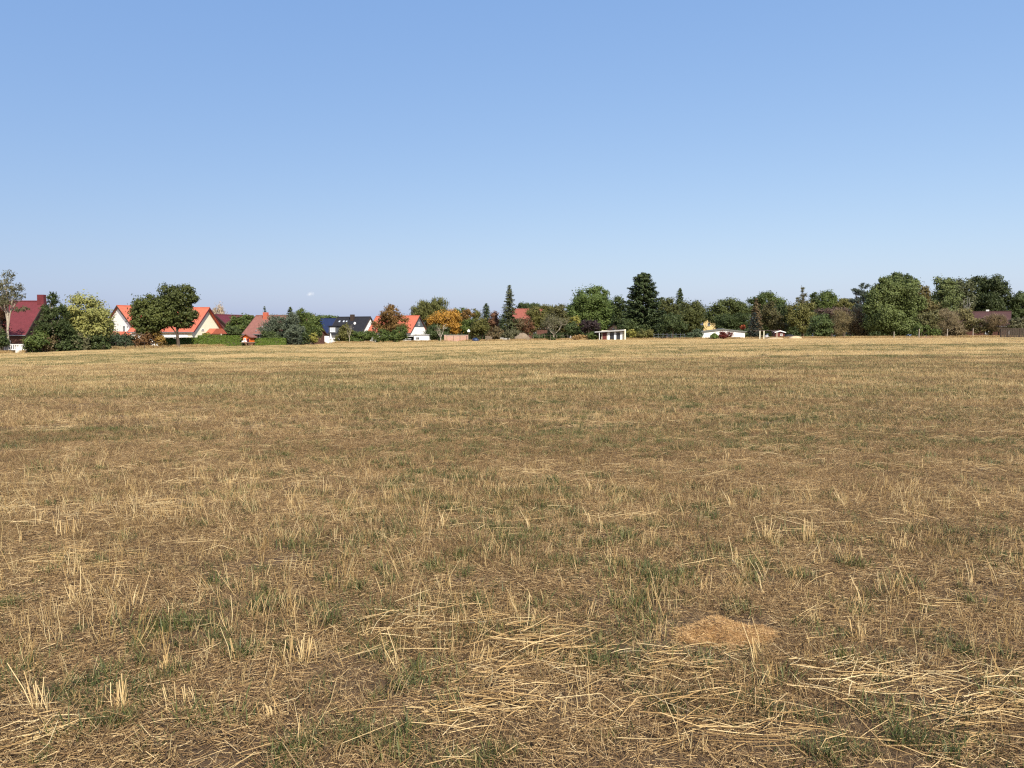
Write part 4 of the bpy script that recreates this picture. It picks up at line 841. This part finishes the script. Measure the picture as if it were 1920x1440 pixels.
tree('thin_spruce', 'thin ragged conifer tip above the yellowish tree', 1505, 214, [(1505, 543, 3, 6), (1507, 554, 6, 5), (1501, 562, 8, 6), (1511, 568, 8, 6)], GRO, .3, 1.2, 'needle')
tree('distant_tree', 'small dark treetop right of the thin conifer tip', 1527, 262, [(1527, 560, 9, 11), (1535, 572, 11, 11), (1530, 592, 15, 16)], GD, .4)
tree('distant_tree', 'rounded green treetop left of the cedar', 1551, 262, [(1550, 562, 17, 16), (1565, 570, 12, 10), (1540, 578, 14, 12), (1556, 590, 20, 18)], GM, .4)
tree('distant_tree', 'spiky olive treetop just left of the cedar', 1583, 255, [(1580, 573, 16, 12), (1592, 572, 12, 11), (1584, 596, 20, 20)], GO, .4)
tree('distant_tree', 'brown purple thicket under the treetops left of the cedar', 1560, 226, [(1555, 584, 22, 9), (1578, 586, 16, 9)], ((.045, .034, .03), (.10, .075, .065)), .36, 1.6)
bush('full green bush at the field edge right of the sand heap', 1538, 180, [(1538, 604, 20, 17), (1530, 620, 14, 12), (1550, 622, 11, 11)], ((.028, .050, .018), (.085, .115, .042)), leaf=.3)
bush('sparse beige bush right of the full green bush', 1580, 184, [(1578, 604, 19, 22), (1568, 620, 14, 13)], ((.085, .078, .042), (.19, .165, .095)), mode='twig', leaf=.34, cover=2.6)
bush('large beige twiggy bush left of the big green tree', 1604, 186, [(1606, 598, 18, 20), (1600, 618, 17, 15)], BEI, mode='twig', leaf=.34, cover=2.8)
bush('dark thicket at the left foot of the big green tree', 1622, 184, [(1620, 620, 14, 14)], BRO, leaf=.3)
tree('layered_cedar', 'flat layered blue grey cedar beside the big green tree', 1616, 205, [(1619, 536, 9, 5), (1603, 545, 8, 4), (1613, 549, 13, 5), (1626, 556, 14, 6), (1606, 562, 13, 5), (1620, 571, 16, 7), (1612, 582, 14, 8)], ((.030, .046, .038), (.080, .105, .092)), .34, 1.5, 'needle')
# --- right wood
tree('big_green_tree', 'big spreading green tree, tallest at the right', 1672, 180, [(1672, 548, 30, 26), (1650, 562, 24, 26), (1694, 556, 26, 28), (1656, 592, 30, 32), (1692, 596, 32, 30), (1640, 606, 15, 26), (1676, 614, 30, 18), (1712, 606, 16, 22), (1638, 552, 11, 10), (1708, 536, 14, 13), (1656, 532, 14, 11), (1722, 570, 12, 14), (1632, 578, 12, 14)], ((.040, .062, .020), (.110, .142, .052)), .34, 2.3)
tree('dark_topped_tree', 'dark lobed treetop behind the big green tree', 1682, 206, [(1680, 522, 16, 11), (1662, 530, 11, 9), (1702, 524, 11, 10)], GD, .4)
tree('brownish_tree', 'brownish olive tree right of the big green tree', 1733, 188, [(1730, 552, 15, 22), (1738, 576, 17, 22), (1736, 604, 18, 20)], ((.052, .048, .02), (.125, .11, .046)), .36, 1.8)
tree('light_green_tree', 'light green ragged tree between brownish and dark trees', 1772, 196, [(1768, 536, 18, 18), (1782, 552, 19, 22), (1762, 566, 20, 18), (1776, 590, 22, 20)], ((.040, .060, .024), (.12, .15, .062)), .36, 1.9)
tree('grey_green_tree', 'grey green tree left of the great dark oak', 1806, 200, [(1804, 540, 18, 20), (1806, 564, 20, 20), (1810, 590, 20, 18)], ((.034, .046, .024), (.095, .108, .06)), .36, 2.0)
tree('great_dark_oak', 'great dark oak behind the brown bungalow', 1850, 206, [(1836, 540, 20, 20), (1862, 536, 22, 19), (1880, 560, 18, 22), (1848, 566, 28, 22), (1830, 572, 16, 16), (1856, 590, 34, 16)], ((.015, .026, .010), (.050, .066, .026)), .38, 2.3)
tree('dark_tree', 'dark tree cut off by the right edge', 1913, 204, [(1912, 570, 17, 22), (1902, 592, 14, 14), (1930, 570, 20, 24)], GD, .38)
bush('olive bush below the brownish tree', 1745, 170, [(1744, 596, 18, 16), (1738, 616, 18, 13)], ((.050, .056, .024), (.13, .13, .06)), leaf=.3, cover=1.9)
bush('green low bush behind the pale wooden post', 1728, 168, [(1728, 618, 14, 12), (1752, 624, 12, 8)], GM, leaf=.3)
bush('beige twiggy brush behind the thin pale post', 1778, 170, [(1778, 596, 20, 16), (1790, 612, 18, 14), (1768, 614, 14, 14)], ((.10, .088, .055), (.21, .185, .12)), mode='twig', leaf=.34, cover=2.6)
bush('pale olive brush left of the brown bungalow', 1808, 172, [(1808, 590, 17, 14), (1818, 606, 15, 14)], ((.075, .076, .034), (.18, .17, .085)), leaf=.3, cover=1.5)
bush('dark brown thicket low in the brush', 1796, 166, [(1796, 622, 18, 10)], BRO, leaf=.28)
bush('green brown bush before the brown bungalow wall', 1846, 169, [(1842, 612, 16, 15), (1860, 616, 12, 12)], ((.05, .052, .022), (.125, .115, .055)), leaf=.3, cover=1.5)
bush('sparse brush with pale stems before the brown roof', 1872, 168, [(1872, 606, 13, 15), (1856, 602, 13, 14)], BEI, mode='twig', leaf=.32, cover=2.6)
bush('grey olive bush behind the wooden fence', 1908, 165, [(1906, 611, 14, 13), (1922, 612, 14, 14)], GRO, leaf=.3)
bare_tree('pale_stemmed_birch', 'leafless pale stems standing before the great dark oak', 1812, 540, 190, 11, mat='birch_bark', nmain=5, twigs=3, r0=.10)
# ------------------------------------------------------------------ far wood closing the gaps
mb = MB(); bl = []
for px in range(-500, 2500, 26):
    p = at(px, 620, 300); bl.append(((p.x, 300 + rg.uniform(0, 15), float(terrain(p.x, 300)) + 1.5), (5.5, 4, 2.8)))
    Y = rg.uniform(330, 420); top = np.interp(px, [-500, 0, 200, 420, 600, 800, 940, 1000, 1060, 1150, 1240, 1325, 1400, 1500, 1600, 1650, 1750, 1900, 2500], [600, 606, 618, 612, 610, 606, 594, 578, 577, 566, 564, 582, 570, 567, 562, 546, 548, 562, 565]) + rg.uniform(-4, 6)
    p = at(px, top, Y); R = rg.uniform(5, 8); g = float(terrain(p.x, Y)); hh = max((p.z - g) / 2, 2.5)
    bl.append(((p.x, p.y, g + hh), (R, R, hh)))
crown(mb, bl, .6, 1.1)
tag(mb.build('far_wood', foliage(*GD)), 'dark far wood closing the horizon behind the gardens', 'wood', kind='stuff')
# dry grass verge along the field edge
S_verge = []
for q in range(7):
    mb = MB(); n = 60
    B = np.stack([rg.normal(0, .35, n), rg.normal(0, .2, n), np.full(n, -.03)], 1); hgt = rg.uniform(.12, .55, n) ; ln = rg.normal(0, .35, (n, 2))
    sticks(mb, B, B + np.stack([ln[:, 0] * hgt, ln[:, 1] * hgt, hgt], 1), rg.uniform(.006, .012, n), np.clip(rg.normal(.55, .22, n), 0, 1)); S_verge.append(src('verge_tuft', mb, M['stubble']))
n = 13000; u = rg.uniform(-1.1, 1.1, n); Yv = edge_depth(u) + np.abs(rg.normal(0, 1.0, n)) + .2; X = u * Yv
k = rg.random(n) < np.clip((fbm(u * 60, Yv * .3) - .3) * 2.2, .05, 1); X = X[k]; Yv = Yv[k]
scatter('dry_verge_grass', 'tall dry grass fringing the far edge of the field', 'dry grass', np.stack([X, Yv, terrain(X, Yv)], 1), zrot(len(X)), uni(rg.uniform(.5, 1.25, len(X))), S_verge)
# ------------------------------------------------------------------ foreground: mound, straw heaps, tall clumps, weeds
M['mound'] = stalkmat('orange_chaff', [(0, (.22, .115, .042)), (.5, (.46, .27, .11)), (1, (.70, .47, .21))], 8, (.85, .85, .85), (1, 1, 1))
c = MOUND.copy(); c.z = float(relief(c.x, c.y)) - .01
mb = MB(); nu, nv = 64, 18; V = []
def mh(x, y):
    e = 1 + .3 * (float(vnoise(x * 14 + 3, y * 14 + 8)) - .5)
    return max(0, (1 - (abs(x) / .27 * e) ** 2.4 - (abs(y) / .20 * e) ** 2.0)) ** .7 * (.066 + .05 * (float(fbm(x * 9 + 4, y * 9 + 2)) - .5) * 2 + .02 * math.cos(x * 22 + .6))
for j in range(nv + 1):
    for i in range(nu):
        a = 2 * PI * i / nu; q = j / nv; x = .27 * q * math.cos(a); y = .2 * q * math.sin(a); V.append((x, y, mh(x, y) + .012 * (float(vnoise(x * 60 + 9, y * 60 + 3)) - .5) - (.02 if j == nv else 0)))
F = [(j * nu + i, j * nu + (i + 1) % nu, (j + 1) * nu + (i + 1) % nu, (j + 1) * nu + i) for j in range(nv) for i in range(nu)]
root = empty('chaff_mound', c); mb.add(V, F, .3); mb.build('heap', M['mound'], root, True)
n = 5200; x = rg.uniform(-.27, .27, n); y = rg.uniform(-.2, .2, n); z = np.array([mh(a, b) for a, b in zip(x, y)]); k = z > .012; x, y, z = x[k], y[k], z[k]; n = len(x)
mb = MB(); B = np.stack([x, y, z + .002], 1); D = rdir(n, .45) * rg.uniform(.006, .024, n)[:, None]; sticks(mb, B - D, B + D, rg.uniform(.0006, .0012, n), np.clip(rg.normal(.5, .25, n), 0, 1)); n = 1100; a = rg.random(n) * 2 * PI; q = .92 + np.abs(rg.normal(0, .14, n)); B = np.stack([.25 * q * np.cos(a), .185 * q * np.sin(a), rg.uniform(.002, .014, n)], 1); D = rdir(n, .3) * rg.uniform(.005, .02, n)[:, None]; sticks(mb, B - D, B + D, rg.uniform(.0007, .0014, n), np.clip(rg.normal(.5, .27, n), 0, 1)); o = mb.build('chaff', M['mound'], root); o['kind'] = 'stuff'
tag(root, 'small orange brown mound of chaff in the stubble', 'mound')
def straw_heap(label, px, py, wpx, n, az, sd, hz, lmin=.15, lmax=.5, sy=.35):
    c = ground_at(px, py); k = c.y / FPX; w_ = wpx * k; c.z = float(relief(c.x, c.y)); mb = MB(); straw_bundle(mb, int(n * .62), w_ * .30, w_ * sy * .70, hz, sd * 1.9, lmin * .4, min(lmax * .62, w_ * .55), 1.25, .60)
    o = mb.build('straw_heap', M['straw'], loc=c, smooth=True); o.rotation_euler = (0, 0, az); return tag(o, label, 'straw heap', 'heaps of loose straw in the foreground', kind='stuff')
straw_heap('tangled pale straw heap just below the orange mound', 1262, 1250, 190, 190, -.35, .8, .035)
straw_heap('long flat straw swath at the bottom right of centre', 1400, 1372, 330, 150, .06, .28, .03, .3, .75)
straw_heap('straw swath fanning right below the orange mound', 1590, 1275, 230, 110, .2, .45, .03)
straw_heap('straw heap lying flat at the bottom centre', 925, 1330, 220, 150, .18, .3, .02)
straw_heap('straw drift leaning right at bottom centre right', 1010, 1225, 260, 170, .45, .4, .04, .3, .7)
straw_heap('straw drift left of the middle of the foreground', 780, 1172, 250, 170, .35, .6, .03)
straw_heap('wide straw swath along the right border', 1790, 1290, 330, 140, .02, .3, .02, .25, .7)
straw_heap('lowest straw swath at the right border', 1780, 1370, 360, 130, .08, .4, .02, .25, .7)
straw_heap('straw swath in the bottom right corner', 1890, 1340, 160, 80, .1, .3, .025)
straw_heap('flattened straw swath at the left border', 140, 1055, 240, 120, .02, .25, .012, .3, .8)
straw_heap('thin straw drift left of centre, beyond the tufts', 330, 960, 170, 70, .15, .6, .03)
straw_heap('thin straw drift right of centre, beyond the mound', 1390, 1040, 200, 80, .05, .5, .02)
straw_heap('small straw heap beyond the mound at right', 1750, 1140, 120, 60, -.1, .5, .02)
straw_heap('scattered straw in the bottom left corner', 70, 1400, 220, 90, .4, .6, .02)
def clump(label, px, py, hpx, n, spread, lean=0.0, rr=.0027):
    c = ground_at(px, py); k = c.y / FPX; H = hpx * k; c.z = float(relief(c.x, c.y)) - .01; mb = MB()
    B = np.stack([rg.normal(0, spread, n), rg.normal(0, spread * .5, n), np.zeros(n)], 1); hh = H * rg.uniform(.55, 1.05, n); ln = rg.normal(lean, .16, n)
    sticks(mb, B, B + np.stack([ln * hh, rg.normal(0, .12, n) * hh, hh], 1), rg.uniform(rr * .75, rr, n), np.clip(rg.normal(.78, .15, n), 0, 1), np.stack([rg.normal(0, .004, n), rg.normal(0, .004, n), np.zeros(n)], 1), 5)
    m2 = n * 3; B2 = np.stack([rg.normal(0, spread * 1.6, m2), rg.normal(0, spread, m2), np.zeros(m2)], 1); h2 = H * rg.uniform(.12, .6, m2)
    sticks(mb, B2, B2 + np.stack([rg.normal(lean, .55, m2) * h2, rg.normal(0, .4, m2) * h2, h2], 1), rg.uniform(rr * .25, rr * .55, m2), np.clip(rg.normal(.5, .25, m2), 0, 1), np.stack([rg.normal(0, .01, m2), rg.normal(0, .008, m2), np.zeros(m2)], 1))
    return tag(mb.build('stubble_clump', M['straw'], loc=c, smooth=True), label, 'stubble clump', 'tall stubble clumps in the foreground')
clump('upright tuft of thick bright stalks at lower left', 226, 1338, 80, 9, .016)
clump('leaning bright stalks near the left border', 72, 1338, 92, 7, .02, -.22)
clump('forked stalk tuft above the bright upright tuft', 312, 1262, 58, 7, .018, .1)
clump('row of thin stalks left of the centre bottom', 350, 1325, 55, 8, .05)
clump('short bent tuft at the lower left of centre', 512, 1345, 45, 9, .025, -.25)
clump('dense upright stubble tuft left of centre', 560, 1250, 62, 16, .035)
clump('reddish stubble tuft in the middle foreground', 900, 1245, 50, 12, .03, .15, .0022)
clump('tall stubble tuft beyond the mound, left one of two', 1440, 1015, 48, 14, .035)
clump('tall stubble tuft beyond the mound, right one of two', 1515, 1018, 50, 12, .04)
clump('stubble tuft by itself at the right of the foreground', 1610, 1205, 50, 8, .02)
clump('stubble tuft near the right border', 1690, 1035, 42, 10, .03)
clump('stubble tuft at the far left of the middle field', 130, 1005, 42, 14, .06)
def weed(label, px, py, wpx, n, hmax=.09):
    c = ground_at(px, py); k = c.y / FPX; w_ = wpx * k; c.z = float(relief(c.x, c.y)); mb = MB()
    n = int(n * .75); hmax = hmax * .75; cl = rg.normal(0, .3, (7, 2)) * w_ * np.array([1.6, 1.1]); q = rg.integers(0, 7, n)
    B = np.stack([cl[q, 0] + rg.normal(0, w_ * .14, n), cl[q, 1] + rg.normal(0, w_ * .12, n), np.full(n, -.005)], 1)
    blades(mb, B, rg.uniform(.015, hmax, n), rg.uniform(.015, .08, n), rg.uniform(.0018, .004, n), np.clip(rg.normal(.38, .25, n), 0, 1), rg)
    return tag(mb.build('grass_patch', M['grass'], loc=c), label, 'grass', 'green grass patches in the foreground', kind='stuff')
weed('green grass patch beside the leaning stalks at left', 125, 1320, 110, 600)
weed('small green weed patch under the bright upright tuft', 205, 1365, 70, 300)
weed('green weed patch left of the centre foreground', 395, 1195, 70, 350)
weed('green weed patch below the straw drift at centre left', 495, 1220, 80, 350)
weed('large green grass patch at the bottom left of centre', 560, 1400, 190, 1100)
weed('green weed patch at the front foot of the orange mound', 1400, 1215, 90, 400, .07)
weed('grass patch between the tangled heap and the lowest swath', 1240, 1320, 120, 500)
weed('grass patch right of the long flat swath', 1480, 1345, 90, 400)
weed('grass patch at the left border of the foreground', 8, 1140, 60, 300)
weed('grass patch at the bottom right of centre', 1570, 1390, 110, 500)
weed('green weed patch right of the lone stubble tuft', 1765, 1215, 80, 350)
weed('grass patch at the bottom centre', 870, 1410, 140, 600)
weed('dark weed patch in the centre of the field', 1072, 965, 50, 250)
# ------------------------------------------------------------------ the one small cloud
m, t, n_, l, b_ = newmat('cloud_vapour'); b_.inputs['Base Color'].default_value = (.95, .95, .95, 1); b_.inputs['Roughness'].default_value = 1; b_.inputs['Specular IOR Level'].default_value = 0; b_.inputs['Alpha'].default_value = .022
p = at(582, 553, 6000); mb = MB()
for q in range(10):
    a = rg.normal(0, 1, 3) * np.array([15, 12, 9]); a[2] = abs(a[2]) * (1.2 - abs(a[0]) / 50); rr = rg.uniform(7, 15) * (1 - abs(a[0]) / 60); nu, nv = 14, 8
    V = [(a[0] + rr * 1.3 * math.sin(PI * j / nv) * math.cos(2 * PI * i / nu), a[1] + rr * math.sin(PI * j / nv) * math.sin(2 * PI * i / nu), a[2] + rr * 1.25 * math.cos(PI * j / nv)) for j in range(nv + 1) for i in range(nu)]
    mb.add(V, [(j * nu + i, j * nu + (i + 1) % nu, (j + 1) * nu + (i + 1) % nu, (j + 1) * nu + i) for j in range(nv) for i in range(nu)])
tag(mb.build('cloud', m, loc=p, smooth=True), 'tiny lone white cloud low above the roofs at left', 'cloud')
